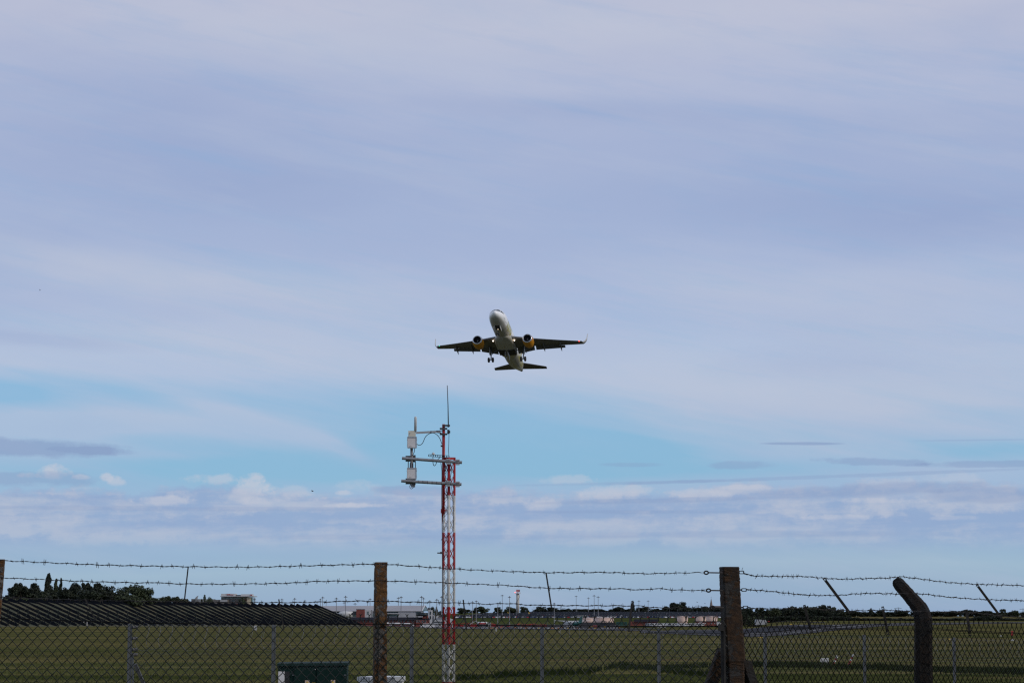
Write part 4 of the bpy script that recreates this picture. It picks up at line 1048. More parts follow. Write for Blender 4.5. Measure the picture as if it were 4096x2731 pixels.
Y = 1640; t = bld('low_hangar', 'low pale grey building with sloping ends right of the thick post', 'building', 3047, Y)
zg = world_loc(t).z-.3; a, b = P(3023,2476,Y), P(3072,2478,Y)
m = MB(); fr = [Vector((a.x, Y, zg)), Vector((a.x+.5, Y, a.z)), Vector((b.x-1.5, Y, b.z)), Vector((b.x, Y, zg))]; m.loft([fr, [p+Vector((0,10,0)) for p in fr]]); m.build('wall', M['lgrey'], t)
m = MB(); fb(m, 3072, 3080, 2483, 2485, Y, 2); m.build('red_end', M['redv'], t)
# ---- church
Y = 2600; t = bld('church', 'distant stone church with tall thin spire', 'church', 2845, Y)
M['stone'] = mat('dark_sandstone', (.16,.13,.12), (.20,.16,.14), .3, .85)
m = MB(); c = P(2845, 2430, Y); m.box((c.x, Y, (c.z+world_loc(t).z)/2-2), (4.6,4.6,c.z-world_loc(t).z+2)); m.build('tower', M['stone'], t)
m = MB(); tip = P(2845, 2391, Y); m.tube([Vector((c.x, Y, c.z-1.5)), Vector((c.x, Y, tip.z))], [2.2,.08], 8); m.build('spire', M['stone'], t)
m = MB(); m.bar((c.x, Y, tip.z-.2), (c.x, Y, tip.z+1.6), .14, .14); m.bar((c.x-.5, Y, tip.z+1), (c.x+.5, Y, tip.z+1), .14, .14); m.build('cross', M['dark'], t)
m = MB(); m.box((c.x+7, Y+1, world_loc(t).z+3), (11,7,8)); m.build('nave', M['stone'], t)
# ---- electricity pylons
def pylon(x, yt, Y, lab, h=None):
    g = ground_at(x, Y); z1 = P(x, yt, Y).z; g.z = z1-26
    t = thing('electricity_pylon', lab, 'pylon', g, 'distant electricity pylons')
    m = MB(); wb, wt = 2.6, .6; top = Vector((g.x, Y, z1))
    L = []
    for sx, sy in ((-1,-1),(1,-1),(1,1),(-1,1)):
        p0 = Vector((g.x+sx*wb, Y+sy*wb, g.z)); p1 = Vector((g.x+sx*wt, Y+sy*wt, z1-8)); m.bar(p0, p1, .28, .28); m.bar(p1, top, .22, .22); L.append((p0, p1))
    for i in range(4):
        (a, b), (c, d) = L[i], L[(i+1) % 4]
        for k in range(5): m.bar(a.lerp(b, k/5), c.lerp(d, (k+1)/5), .14, .14); m.bar(c.lerp(d, k/5), a.lerp(b, (k+1)/5), .14, .14)
    m.build('lattice', M['galv'], t)
    for k, w in ((0, 4.2), (3.2, 5.6), (6.4, 4.6)):
        m = MB(); m.bar((g.x-w, Y, z1-1.5-k), (g.x+w, Y, z1-1.5-k), .3, .3); m.bar((g.x-w, Y, z1-1.5-k), (g.x, Y, z1-.3-k), .15, .15); m.bar((g.x+w, Y, z1-1.5-k), (g.x, Y, z1-.3-k), .15, .15); m.build('cross_arm', M['galv'], t)
pylon(2243,2416,2900,'faint pylon above the trees left of the car park lights'); pylon(2794,2418,2900,'faint pylon just left of the church spire')
pylon(3594,2427,3100,'faint pylon between the thick post and the bent post'); pylon(4093,2431,3100,'faint pylon at the right edge')

# ------------------------------------------------------------------ airliner taking off
def body_paint():
    m = bpy.data.materials.new('airliner_body_paint'); m.use_nodes = True
    nt = m.node_tree; b = nt.nodes['Principled BSDF']; b.inputs['Roughness'].default_value = .28
    tcn = nt.nodes.new('ShaderNodeTexCoord'); s_ = nt.nodes.new('ShaderNodeSeparateXYZ'); v = tcn.outputs['Object']; nt.links.new(v, s_.inputs[0])
    x, y, z = (X(nt, s_.outputs[i]) for i in range(3))
    base = mixc(nt, noise(nt, v, .6, 3, .5).step(.4, .6), (.84,.84,.82), (.86,.86,.84))
    # grey-yellow swirls printed on the flanks
    w = nt.nodes.new('ShaderNodeTexWave'); w.wave_type = 'RINGS'; w.inputs['Scale'].default_value = .9; w.inputs['Distortion'].default_value = 9; w.inputs['Detail'].default_value = 2; w.inputs['Detail Scale'].default_value = 1.2
    nt.links.new(v, w.inputs['Vector'])
    sw = X(nt, w.outputs['Fac']).step(.25, .5)
    lowside = z.step(1.0, .2)
    f1 = x.step(-6.3, -6.9) * x.step(-12.3, -11.5 ) * lowside * y.op('ABSOLUTE').step(.15, .5)
    f1 = x.step(-6.9, -6.3); f1 = (1.0 - f1) * x.step(-12.4, -11.6) * lowside * y.step(-.1, .35)
    f2 = (1.0 - x.step(-23.5, -22.5)) * x.step(-33.0, -31.0) * y.op('ABSOLUTE').step(.4, .8) * z.step(1.6, .8)
    msk = ((f1 * 1.0).sat() + f2).sat()
    pat = mixc(nt, sw, (.55,.55,.45), (.36,.33,.055))
    c = mixc(nt, msk * .9, base, pat)
    dots = nt.nodes.new('ShaderNodeTexVoronoi'); dots.inputs['Scale'].default_value = 3.2; nt.links.new(v, dots.inputs['Vector'])
    dm = X(nt, dots.outputs['Distance']).step(.16, .10) * (1.0 - x.step(-33.0, -28.0)) * y.op('ABSOLUTE').step(.2, .5)
    c = mixc(nt, dm * .8, c, (.12,.12,.12))
    grime = noise(nt, vec(nt, x*.5, y*3.0, 0.0), 1, 4, .6)
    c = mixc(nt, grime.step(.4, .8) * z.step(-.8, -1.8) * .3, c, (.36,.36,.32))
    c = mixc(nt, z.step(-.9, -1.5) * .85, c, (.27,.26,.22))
    nt.links.new(c, b.inputs['Base Color']); return m
M['body'] = body_paint()
M['wing'] = mat('wing_grey_paint', (.10,.10,.098), (.13,.13,.125), .8, .5)
M['wing_dark'] = mat('dark_flap_grey', (.065,.065,.062), (.085,.085,.08), .8, .5)
M['cowl'] = mat('amber_engine_paint', (.50,.20,.008), (.56,.24,.010), .8, .35)
M['chrome'] = mat('polished_metal', (.55,.56,.57), (.62,.63,.64), 1, .25, .9)
M['core'] = mat('burnt_exhaust_metal', (.10,.085,.07), (.14,.12,.10), 2, .4, .8)
M['fan'] = mat('fan_blade_metal', (.035,.036,.04), (.05,.05,.055), 2, .4, .5)
M['lamp'] = mat('lit_landing_lamp', (1,.85,.7), None, emit=(1,.80,.60,7))
M['navred'] = mat('lit_red_lamp', (.6,.05,.05), None, emit=(1,.06,.04,5))
M['navgreen'] = mat('lit_green_lamp', (.05,.6,.3), None, emit=(.1,1,.6,1.0))

plane = thing('airliner', 'white airliner with amber engines climbing away with its wheels down', 'airliner', (0, 0, 0))
def A(name, mb, mt, parent=None, kind=None, label=None):
    o = bpy.data.objects.new(name, mb.mesh(name, mt)); C.objects.link(o); o.parent = parent or plane
    if kind: o['kind'] = kind
    if label: o['label'] = label
    return o
# station: half width, top, bottom
FS = [(0,.03,-.50,-.54),(.12,.30,-.28,-.82),(.4,.60,-.06,-1.08),(.9,.97,.18,-1.38),(1.35,1.18,.36,-1.54),(1.6,1.29,.50,-1.62),(2.0,1.43,.86,-1.73),(2.4,1.56,1.20,-1.81),(2.8,1.66,1.44,-1.88),(3.4,1.78,1.66,-1.95),
      (4.6,1.91,1.92,-2.02),(6,1.975,2.03,-2.04),(12,1.975,2.04,-2.04),(18,1.975,2.04,-2.04),(24,1.975,2.04,-2.04),
      (26,1.93,2.04,-1.93),(28,1.80,2.03,-1.62),(30,1.58,2.01,-1.19),(32,1.30,1.98,-.62),(34,.96,1.92,.06),(35.8,.62,1.82,.66),(37,.35,1.70,1.06),(37.5,.20,1.62,1.22)]
def fus(s, ang, out=0.0):
    """point on the fuselage at station s, angle from the top (positive to port)"""
    r = interp([(q[0], q[1]) for q in FS], s); t = interp([(q[0], q[2]) for q in FS], s); b_ = interp([(q[0], q[3]) for q in FS], s)
    return Vector((-s, (r+out)*math.sin(ang), (t+b_)/2+((t-b_)/2+out)*math.cos(ang)))
N = 36
m = MB(); m.smooth = True
fine = [q[0] for q in FS]
m.loft([[fus(s, 2*math.pi*k/N) for k in range(N)] for s in fine]); A('fuselage', m, M['body'])
m = MB(); m.smooth = True; rings = []
for s, hw, zb, zt in [(10.0,.5,-1.9,-1.4),(10.8,1.3,-2.15,-1.1),(12,1.95,-2.35,-.9),(14,2.2,-2.45,-.8),(18,2.22,-2.45,-.8),(20,2.05,-2.4,-.9),(21.5,1.5,-2.2,-1.1),(22.6,.6,-1.95,-1.4)]:
    rg = []
    for k in range(24):
        a = 2*math.pi*k/24; cx, cz = math.cos(a), math.sin(a); e = .6
        rg.append(Vector((-s, hw*math.copysign(abs(cx)**e, cx), (zb+zt)/2+(zt-zb)/2*math.copysign(abs(cz)**e, cz))))
    rings.append(rg)
m.loft(rings); A('belly_fairing', m, M['body'])
def patch(mb, s0, s1, a0, a1, out=.012, n=4, sk=0.0):
    """panel lying on the fuselage between two stations and two angles in degrees"""
    for i in range(n):
        for j in range(n):
            q = []
            for u, w in ((i, j), (i+1, j), (i+1, j+1), (i, j+1)):
                aa = a0+(a1-a0)*w/n; s = s0+(s1-s0)*u/n + sk*(w/n); q.append(fus(s, R(aa), out))
            mb.quad(*q)
for sg in (-1, 1):
    for s0, s1, a0, a1, sk in ((1.58,2.34,2.5,40,.12),(1.80,2.62,44,62,.22),(2.2,3.1,64,73,.2)):
        m = MB(); patch(m, s0, s1, sg*a0, sg*a1, .014, 4, sk); A('cockpit_window', m, M['glass'])
    m = MB()
    for k in range(44):
        s = 6.2+k*.53
        if not 13.6 < s < 14.2: patch(m, s, s+.24, sg*72, sg*81, .010, 1)
    A('window_row', m, M['glass'], kind='stuff')
    for s0 in (4.75, 29.6):
        m = MB()
        for a, b, c, d in ((s0,s0+.03,58,112),(s0+.85,s0+.88,58,112),(s0,s0+.88,58,59),(s0,s0+.88,111,112)): patch(m, a, b, sg*c, sg*d, .012, 2)
        A('door', m, M['dark'])
    m = MB()
    for k, s in enumerate((3.7, 4.0, 4.35, 3.85)): patch(m, s, s+.12, sg*(112+k*5), sg*(114.5+k*5), .02, 1)
    A('probe', m, M['dark'], kind='stuff')
    m = MB()
    for k in range(7):   # small dark marking near the nose and by the door
        patch(m, 3.05+k*.14, 3.14+k*.14, sg*(100+(k % 3)*1.5), sg*(104+(k % 2)*2), .012, 1)
    A('nose_marking', m, M['wing_dark'], kind='stuff')
# wings
def section(le, ch, y, z, th, tw=0.0):
    pr = [(0,0),(.03,.045),(.12,.07),(.35,.075),(.65,.05),(1,.004),(1,-.004),(.65,-.03),(.35,-.045),(.12,-.045),(.03,-.03)]
    return [Vector((-(le+u*ch), y, z+v*ch*th/.12*1.0 - u*ch*math.sin(R(tw)))) for u, v in pr]
def wz(y): return -1.25+.090*(y-1.9)+.0022*max(0, y-1.9)**2
def wle(y): return 12.1+(y-1.9)*.515
def wch(y): return interp([(0,6.9),(1.9,6.2),(6.4,3.95),(17.0,1.55)], y)
for sg in (-1, 1):
    m = MB(); m.smooth = False
    secs = [section(wle(y), wch(y), sg*y, wz(y), .12 if y > 4 else .14, 1) for y in (1.2,1.9,4,6.4,9,12,15,16.9)]
    m.loft(secs); wing = A('wing', m, M['wing'])
    m = MB(); m.smooth = True; rings = []
    for k in range(9):
        f = k/8; a = R(88)*min(1, f*1.7); yy = 16.9+.75*math.sin(min(1, f*1.6)*math.pi/2)+.18*f; zz = wz(16.9)+2.75*f**1.35; le = wle(16.9)+.25+1.75*f; ch = 1.5-.95*f
        t = .09
        rings.append([Vector((-le, sg*yy, zz)), Vector((-(le+ch*.4), sg*(yy-t*math.sin(a)), zz+t*math.cos(a))), Vector((-(le+ch), sg*yy, zz)), Vector((-(le+ch*.4), sg*(yy+t*math.sin(a)), zz-t*math.cos(a)))])
    m.loft(rings); A('winglet', m, M['white'])
    # flaps let down behind the wing
    for y0, y1 in ((2.3, 6.2), (6.5, 13.0)):
        m = MB(); rr = []
        for y in (y0, y1):
            le = wle(y)+wch(y)*.93; ch = wch(y)*.33; z = wz(y)-.13-wch(y)*.012
            rr.append([Vector((-le, sg*y, z)), Vector((-(le+ch*.3), sg*y, z+.02)), Vector((-(le+ch*.97), sg*y, z-ch*.34)), Vector((-(le+ch*.3), sg*y, z-.16))])
        m.loft(rr); A('flap', m, M['wing_dark'])
    m = MB(); rr = []
    for y in (6.9, 16.2):
        le = wle(y)-.32; z = wz(y)-.12; ch = .62
        rr.append([Vector((-le, sg*y, z)), Vector((-(le+ch), sg*y, z+.20)), Vector((-(le+ch*.5), sg*y, z-.04))])
    m.loft(rr); A('slat', m, M['wing'])
    for y in (4.2, 8.35, 12.1):
        m = MB(); m.smooth = True; te = wle(y)+wch(y); z = wz(y)-.25; rings = []
        for u, r, dz in ((-2.1,.03,.05),(-1.5,.17,-.03),(-.6,.24,-.12),(.2,.24,-.28),(.9,.15,-.48),(1.5,.03,-.66)):
            rings.append([Vector((-(te+u), sg*y+r*.75*math.cos(a*math.pi/5), z+dz+r*1.25*math.sin(a*math.pi/5))) for a in range(10)])
        m.loft(rings); A('flap_fairing', m, M['wing_dark'])
    # engine
    ey, ez, ex = 5.75, -2.25, 10.75
    prof = [(0.0,.95),(.06,1.03),(.25,1.12),(.9,1.24),(1.7,1.27),(2.6,1.20),(3.4,1.00),(3.7,.90)]
    def ringp(s, r, dz=0.0): return [Vector((-(ex+s), sg*ey+r*math.cos(a*math.pi/14), ez+dz+r*math.sin(a*math.pi/14))) for a in range(28)]
    m = MB(); m.smooth = True; m.loft([ringp(s, r, -.05*s*.0) for s, r in prof[2:]], cap=False); m.loft([ringp(3.7,.90), ringp(3.68,.72)], cap=False); eng = A('engine', m, M['cowl'])
    m = MB(); m.smooth = True; m.loft([ringp(.30,.86), ringp(.10,.88), ringp(0,.95), ringp(.06,1.03), ringp(.25,1.12)], cap=False); A('inlet_lip', m, M['chrome'], eng)
    m = MB(); m.smooth = True; m.loft([ringp(.30,.86), ringp(1.1,.87)], cap=False); A('inlet_duct', m, M['dark'], eng)
    m = MB(); m.loft([ringp(1.12,.88), ringp(1.13,.05)], cap=False)
    for k in range(22):
        a = 2*math.pi*k/22; m.add([Vector((-(ex+.95), sg*ey+r*math.cos(a+o_), ez+r*math.sin(a+o_))) + Vector((dx_, 0, 0)) for r, o_, dx_ in ((.28,0,0),(.86,.05,0),(.86,.20,-.12),(.28,.17,-.12))], [(0,1,2,3)])
    A('fan', m, M['fan'], eng)
    m = MB(); m.smooth = True; m.tube([(-(ex+.62), sg*ey, ez), (-(ex+.8), sg*ey, ez), (-(ex+1.0), sg*ey, ez)], [.03,.2,.29], 14); A('spinner', m, M['wing'], eng)
    m = MB(); m.smooth = True; m.tube([Vector((-(ex+s), sg*ey, ez)) for s in (3.0,3.8,4.5,4.75,5.3)], [.70,.62,.46,.30,.05], 20); A('exhaust_core', m, M['core'], eng)
    m = MB(); m.loft([[Vector((-(ex+1.2), sg*ey-.12, ez+1.2)), Vector((-(ex+1.2), sg*ey+.12, ez+1.2)), Vector((-(ex+5.4), sg*ey+.12, ez+.9)), Vector((-(ex+5.4), sg*ey-.12, ez+.9))],
                      [Vector((-(ex+2.6), sg*ey-.12, ez+1.55)), Vector((-(ex+2.6), sg*ey+.12, ez+1.55)), Vector((-(ex+5.6), sg*ey+.12, ez+1.35)), Vector((-(ex+5.6), sg*ey-.12, ez+1.35))]]); A('pylon', m, M['wing'])
    # main gear
    gx, gy = 17.75, 3.75
    m = MB(); m.smooth = True; m.tube([(-gx, sg*gy, -1.35), (-gx-.1, sg*gy, -3.0)], [.15,.15], 10); m.tube([(-gx-.1, sg*gy, -3.0), (-gx-.12, sg*gy, -4.25)], [.09,.09], 10)
    m.smooth = False; m.bar((-gx-.1, sg*gy, -3.0), (-gx, sg*2.2, -1.9), .13, .13, (1,0,0)); m.bar((-gx-.4, sg*gy, -2.9), (-gx-.45, sg*gy, -3.6), .08, .2, (0,1,0)); m.bar((-gx-.45, sg*gy, -3.6), (-gx-.12, sg*gy, -4.15), .08, .2, (0,1,0))
    m.cyl((-gx-.12, sg*gy-.5, -4.25), (-gx-.12, sg*gy+.5, -4.25), .09, n=8); mg = A('main_gear', m, M['galv'])
    for q in (-1, 1):
        m = MB(); m.smooth = True; yc = sg*gy+q*.47
        m.loft([[Vector((-gx-.12+r*math.cos(a*math.pi/12), yc+w, -4.25+r*math.sin(a*math.pi/12))) for a in range(24)] for w, r in ((-.21,.30),(-.21,.48),(-.13,.58),(.13,.58),(.21,.48),(.21,.30))]); wh = A('wheel', m, M['black'], mg)
    m = MB(); m.box((-gx-.05, sg*(gy+.28), -2.2), (1.3,.06,1.7)); A('gear_door', m, M['white'])
    m = MB(); m.loft([[Vector((-16.6, sg*.22, -2.54)), Vector((-16.6, sg*1.95, -2.50)), Vector((-16.9, sg*1.9, -2.2)), Vector((-16.9, sg*.22, -2.3))], [Vector((-19.6, sg*.22, -2.54)), Vector((-19.4, sg*1.95, -2.48)), Vector((-19.2, sg*1.95, -2.1)), Vector((-19.4, sg*.22, -2.3))]]); A('wheel_bay_shade', m, M['black'])  # black slab under the fairing, painting the shade of an open bay
    m = MB(); m.bar((-18.2, sg*.28, -2.4), (-18.2, sg*.34, -3.45), .06, 2.3, (1,0,0)); A('bay_door', m, M['white'])
    # landing lamps at the wing root, navigation lamp at the tip
    m = MB(); m.sphere((-12.9, sg*2.45, -1.75), .13, 10, 6); A('landing_light', m, M['lamp'])
    m = MB(); m.sphere((-(wle(16.4)-.1), sg*16.3, wz(16.3)-.02), .11, 8, 5); A('navigation_light', m, M['navred'] if sg > 0 else M['navgreen'])
    # tailplane
    m = MB(); m.loft([section(31.2, 3.9, sg*.5, .85, .11), section(31.7, 3.6, sg*1.2, .90, .11), section(35.3, 1.35, sg*6.22, 1.38, .10)]); A('tailplane', m, M['wing_dark'])
# fin
m = MB()
def fsec(le, ch, z): return [Vector((-(le+u*ch), v*ch, z)) for u, v in [(0,0),(.1,.045),(.4,.055),(1,.004),(1,-.004),(.4,-.055),(.1,-.045)]]
m.loft([fsec(28.6,7.6,1.6), fsec(30.2,6.0,2.3), fsec(35.1,2.35,7.75)]); A('tail_fin', m, M['yellow'])
m = MB(); m.smooth = True; m.loft([[fus(s, 2*math.pi*k/20, .012) for k in range(20)] for s in (36.2, 36.8, 37.3)], cap=False); A('tail_cone', m, M['dark'])
# nose gear, just folding
m = MB(); patch(m, 4.0, 6.35, 164, 196, .02, 4); A('nose_bay_shade', m, M['black'])  # black patch on the skin, painting the shade inside the open bay
m = MB(); m.smooth = True; m.tube([(-5.0,0,-1.9), (-5.25,0,-2.9), (-5.35,0,-3.55)], [.11,.10,.07], 8); m.cyl((-5.35,-.25,-3.55), (-5.35,.25,-3.55), .06, n=6); m.smooth = False; m.bar((-5.1,0,-2.6), (-6.1,0,-1.95), .09, .09, (0,1,0)); ng = A('nose_gear', m, M['galv'])
for q in (-1, 1):
    m = MB(); m.smooth = True; m.loft([[Vector((-5.35+r*math.cos(a*math.pi/10), q*.27+w, -3.55+r*math.sin(a*math.pi/10))) for a in range(20)] for w, r in ((-.11,.2),(-.1,.36),(.1,.36),(.11,.2))]); A('wheel', m, M['black'], ng)
for q in (-1, 1):
    m = MB(); m.bar((-5.1, q*.62, -1.92), (-5.1, q*.78, -2.62), .05, 1.9, (1,0,0)); A('nose_gear_door', m, M['white'])
m = MB(); m.sphere((-4.95, .1, -2.55), .04, 8, 5); A('nose_light', m, M['lamp'])
m = MB(); m.bar((-20.8, 0, -2.2), (-21.4, 0, -2.75), .06, .5, (1,0,0)); A('belly_antenna', m, M['white'])
# pose: axes given in camera terms (right, up, towards the camera)
def camdir(r_, u_, t_): return Vector((r_, -u_*sp - t_*cp, u_*cp - t_*sp))
AF = camdir(-.166, .408, .898).normalized(); AW = camdir(.986, .034, .167); AW = (AW-AF*AW.dot(AF)).normalized(); AU = AF.cross(AW)
DP = 559.0
nose = P(1976, 1246, 0.1) ; d = ray(1977, 1239); nose = Vector((0, 0, EYE)) + d*(DP/d.y)
plane.rotation_euler = Matrix((AF, AW, AU)).transposed().to_euler()
plane.location = nose
# ---- birds
M['bird'] = mat('dark_feathers', (.02,.02,.022), (.03,.03,.03), 8, .8)
def bird(x, y, Y, s, lab, bank=0):
    c = P(x, y, Y); m = MB(); m.smooth = True
    m.tube([c+Vector((-.16*s,0,0)), c+Vector((-.05*s,0,0)), c+Vector((.08*s,0,.01)), c+Vector((.16*s,0,.02))], [.01*s,.05*s,.045*s,.008*s], 6); m.smooth = False
    for q in (-1, 1): m.add([c+Vector((-.06*s,0,.02)), c+Vector((.05*s,0,.02)), c+Vector((-.06*s,q*.12*s,.14*s)), c+Vector((-.14*s,q*.26*s,.20*s+bank*q*s)), c+Vector((-.1*s,q*.1*s,.1*s))], [(0,1,2,4),(4,2,3)])
    o = m.build('bird', M['bird']); recentre(o); tag(o, lab, 'bird')
bird(1250,1964,140,.42,'small dark bird flying left of the lattice mast')
bird(160,1161,150,.30,'small dark bird high up near the left edge of the sky')
bird(2789,2408,260,.45,'left tiny bird over the wood left of the church spire'); bird(2820,2413,260,.40,'right tiny bird over the wood left of the church spire')

# ------------------------------------------------------------------ lattice mast
YM = 78.0; gm_ = ground_at(1797, YM)
def band_material():
    m = bpy.data.materials.new('red_and_white_band_paint'); m.use_nodes = True
    nt = m.node_tree; b = nt.nodes['Principled BSDF']; b.inputs['Roughness'].default_value = .45
    tcn = nt.nodes.new('ShaderNodeTexCoord'); s_ = nt.nodes.new('ShaderNodeSeparateXYZ'); nt.links.new(tcn.outputs['Object'], s_.inputs[0])
    z = X(nt, s_.outputs[2])
    zz = [P(1797, y, YM).z-gm_.z for y in (1981, 2129, 2277, 2426, 2576, 2726)]
    f = None
    for a, b_ in ((zz[1], zz[0]), (zz[3], zz[2]), (zz[5], zz[4])):
        g = z.step(a-.002, a+.002) * z.step(b_+.002, b_-.002); f = g if f is None else f + g
    w = mixc(nt, noise(nt, tcn.outputs['Object'], 6, 4, .6).step(.4, .65), (.56,.56,.54), (.42,.41,.38))
    r = mixc(nt, noise(nt, tcn.outputs['Object'], 5, 4, .6).step(.4, .65), (.34,.012,.014), (.25,.010,.012))
    nt.links.new(mixc(nt, f.sat(), r, w), b.inputs['Base Color']); return m
M['bands'] = band_material()
mast = thing('lattice_mast', 'red and white banded lattice mast carrying antennas and white boxes', 'mast', gm_)
def PM(x, y, dy=0.0): return P(x, y, YM+dy)
zt = PM(1800, 1829).z
legs = {}
for nm, x, dy, r, y0 in (('a', 1773, .05, .036, 1827), ('b', 1794, -.13, .046, 1829), ('c', 1816.5, .08, .036, 1829), ('d', 1775, .22, .022, 1829)):
    q = PM(x, y0, dy); x0 = P(x, 2460, YM+dy).x; legs[nm] = (x0, YM+dy, r)
    m = MB(); m.smooth = True; m.cyl((x0, YM+dy, gm_.z-.2), (x0, YM+dy, q.z), r, n=12); m.build('leg', M['bands'], mast)
def lace(a, b, name, rr=.0125):
    (xa, ya, _), (xb, yb, _) = legs[a], legs[b]; m = MB(); dz = .441; z = PM(1797,2155).z+dz/2; k = 0
    while z+dz < zt: z += dz
    while z > gm_.z:
        p0, p1 = Vector((xa, ya, z)), Vector((xb, yb, z-dz)); p2, p3 = Vector((xb, yb, z)), Vector((xa, ya, z-dz))
        m.tube([p0, p1], rr, 5, False); m.tube([p2, p3], rr, 5, False); m.box((p0+p1)/2, (.030, .03, .05)); z -= dz; k += 1
    m.build(name, M['bands'], mast)
lace('a', 'b', 'lacing'); lace('b', 'c', 'lacing'); lace('c', 'd', 'lacing', .006)
m = MB(); m.bar(PM(1768,1831,.05), PM(1821,1832,.05), .05, .05); m.bar(PM(1770,1833,.05), PM(1794,1836,-.13), .05, .05); m.bar(PM(1794,1836,-.13), PM(1817,1834,.08), .05, .05); m.build('top_frame', M['red'], mast)
m = MB(); m.smooth = True; m.cyl(PM(1774.5,1696,-.05), Vector((PM(1774.5,1696).x, YM-.05+.12, PM(1774,2092).z)), .046, n=14); pole = m.build('antenna_pole', M['red'], mast)
m = MB(); m.smooth = True; m.tube([PM(1789,1541,-.05), PM(1792,1620,-.05), PM(1793.5,1705,-.05)], [.010,.014,.018], 8); whip = m.build('whip_antenna', M['dark'], mast)
m = MB(); m.cyl(PM(1793.5,1718,-.05), PM(1793.5,1735,-.05), .035, n=8); m.cyl(PM(1793.5,1700,-.05), PM(1793.5,1708,-.05), .028, n=8); m.box(PM(1797,1727,-.05), (.06,.08,.07)); m.build('whip_mount', M['dark'], whip)
def clamp(y, parent, x0=1759, x1=1789):
    m = MB(); m.box(PM((x0+x1)/2, y, -.10), ((x1-x0)/129.5, .03, .055)); m.box(PM((x0+x1)/2, y, .02), ((x1-x0)/129.5, .03, .055))
    for x in (x0+3, x0+9, x1-3): m.cyl(PM(x, y-2, -.16), PM(x, y-2, .05), .008, n=6)
    m.build('clamp', M['galv_dark'], parent)
clamp(1714, pole); clamp(1736, pole); clamp(1701.5, pole, 1770, 1800)
m = MB(); m.bar(PM(1664,1730.5,-.1), PM(1762,1725,-.1), .062, .05); m.mi = 1; m.bar(PM(1745,1723,-.1), PM(1770,1722,-.1), .02, .06); m.bar(PM(1748,1729.5,-.1), PM(1766,1731,-.1), .02, .06); m.box(PM(1724,1728,-.1), (.018,.06,.08)); m.build('side_arm', [M['lgrey'], M['dark']], mast)
# white rod antenna, boxes
m = MB(); m.smooth = True; m.tube([PM(1662,1665,-.1), PM(1662,1667,-.1), PM(1662,1672,-.1), PM(1661.5,1725,-.1)], [.012,.032,.040,.040], 14); m.build('rod_antenna', M['white'], mast)
def ebox(x0, x1, y0, y1, name='equipment_box'):
    m = MB(); a, b = PM(x0, y1, -.2), PM(x1, y0, -.2); c = (a+b)/2; w, h = b.x-a.x, b.z-a.z
    m.box((c.x, c.y+.08, c.z), (w, .16, h)); o = m.build(name, M['white_box'], mast)
    m = MB(); m.box((c.x, c.y-.006, b.z-.012), (w+.02, .02, .022)); m.box((c.x, c.y-.006, a.z+.012), (w+.02, .02, .03))
    m.box((a.x-.006, c.y-.004, c.z), (.014, .02, h)); m.box((b.x+.006, c.y-.004, c.z), (.014, .02, h)); m.build('door_rim', M['lgrey'], o)
    m = MB(); m.box((c.x-.05, c.y-.012, a.z+.05), (.075, .004, .006)); m.build('label_strip', M['dark'], o)
    m = MB()
    for sx, f in ((-1,.22),(-1,.72),(1,.22),(1,.72)): m.cyl((c.x+sx*(w/2+.002), c.y+.02, a.z+h*f), (c.x+sx*(w/2+.022), c.y+.02, a.z+h*f), .010, n=6)
    m.build('latch', M['dark'], o)
    return o
b1 = ebox(1630.5, 1665.5, 1746, 1791); b2 = ebox(1629.5, 1665, 1870, 1915)
m = MB(); Yb = YM-.2
m.loft([[P(1633,1745.5,Yb), P(1663,1745.5,Yb), P(1663,1745.5,Yb+.2), P(1633,1745.5,Yb+.2)], [P(1633,1722,Yb+.12), P(1663,1722,Yb+.12), P(1663,1722,Yb+.22), P(1633,1722,Yb+.22)]])
m.add([P(1634,1745,Yb-.005), P(1663,1745,Yb-.005), P(1658,1722.5,Yb+.05), P(1646,1722.5,Yb+.05)], [(0,1,2,3)]); m.build('antenna_cover', M['cream'], mast)
m = MB(); m.smooth = True; m.cyl(PM(1646.5,1788,-.05), PM(1646,1941,-.05), .043, n=12); m.build('support_pipe', M['galv_light'], mast)
m = MB()
for x in (1633, 1661.5): m.tube([PM(x,1832,-.02), PM(x,1872,-.02)], .013, 6)
m.tube([PM(1641,1850,-.09), PM(1640,1871,-.09)], .012, 5); m.tube([PM(1652,1850,-.09), PM(1652,1871,-.09)], .012, 5); m.build('threaded_rod', M['dark'], mast)
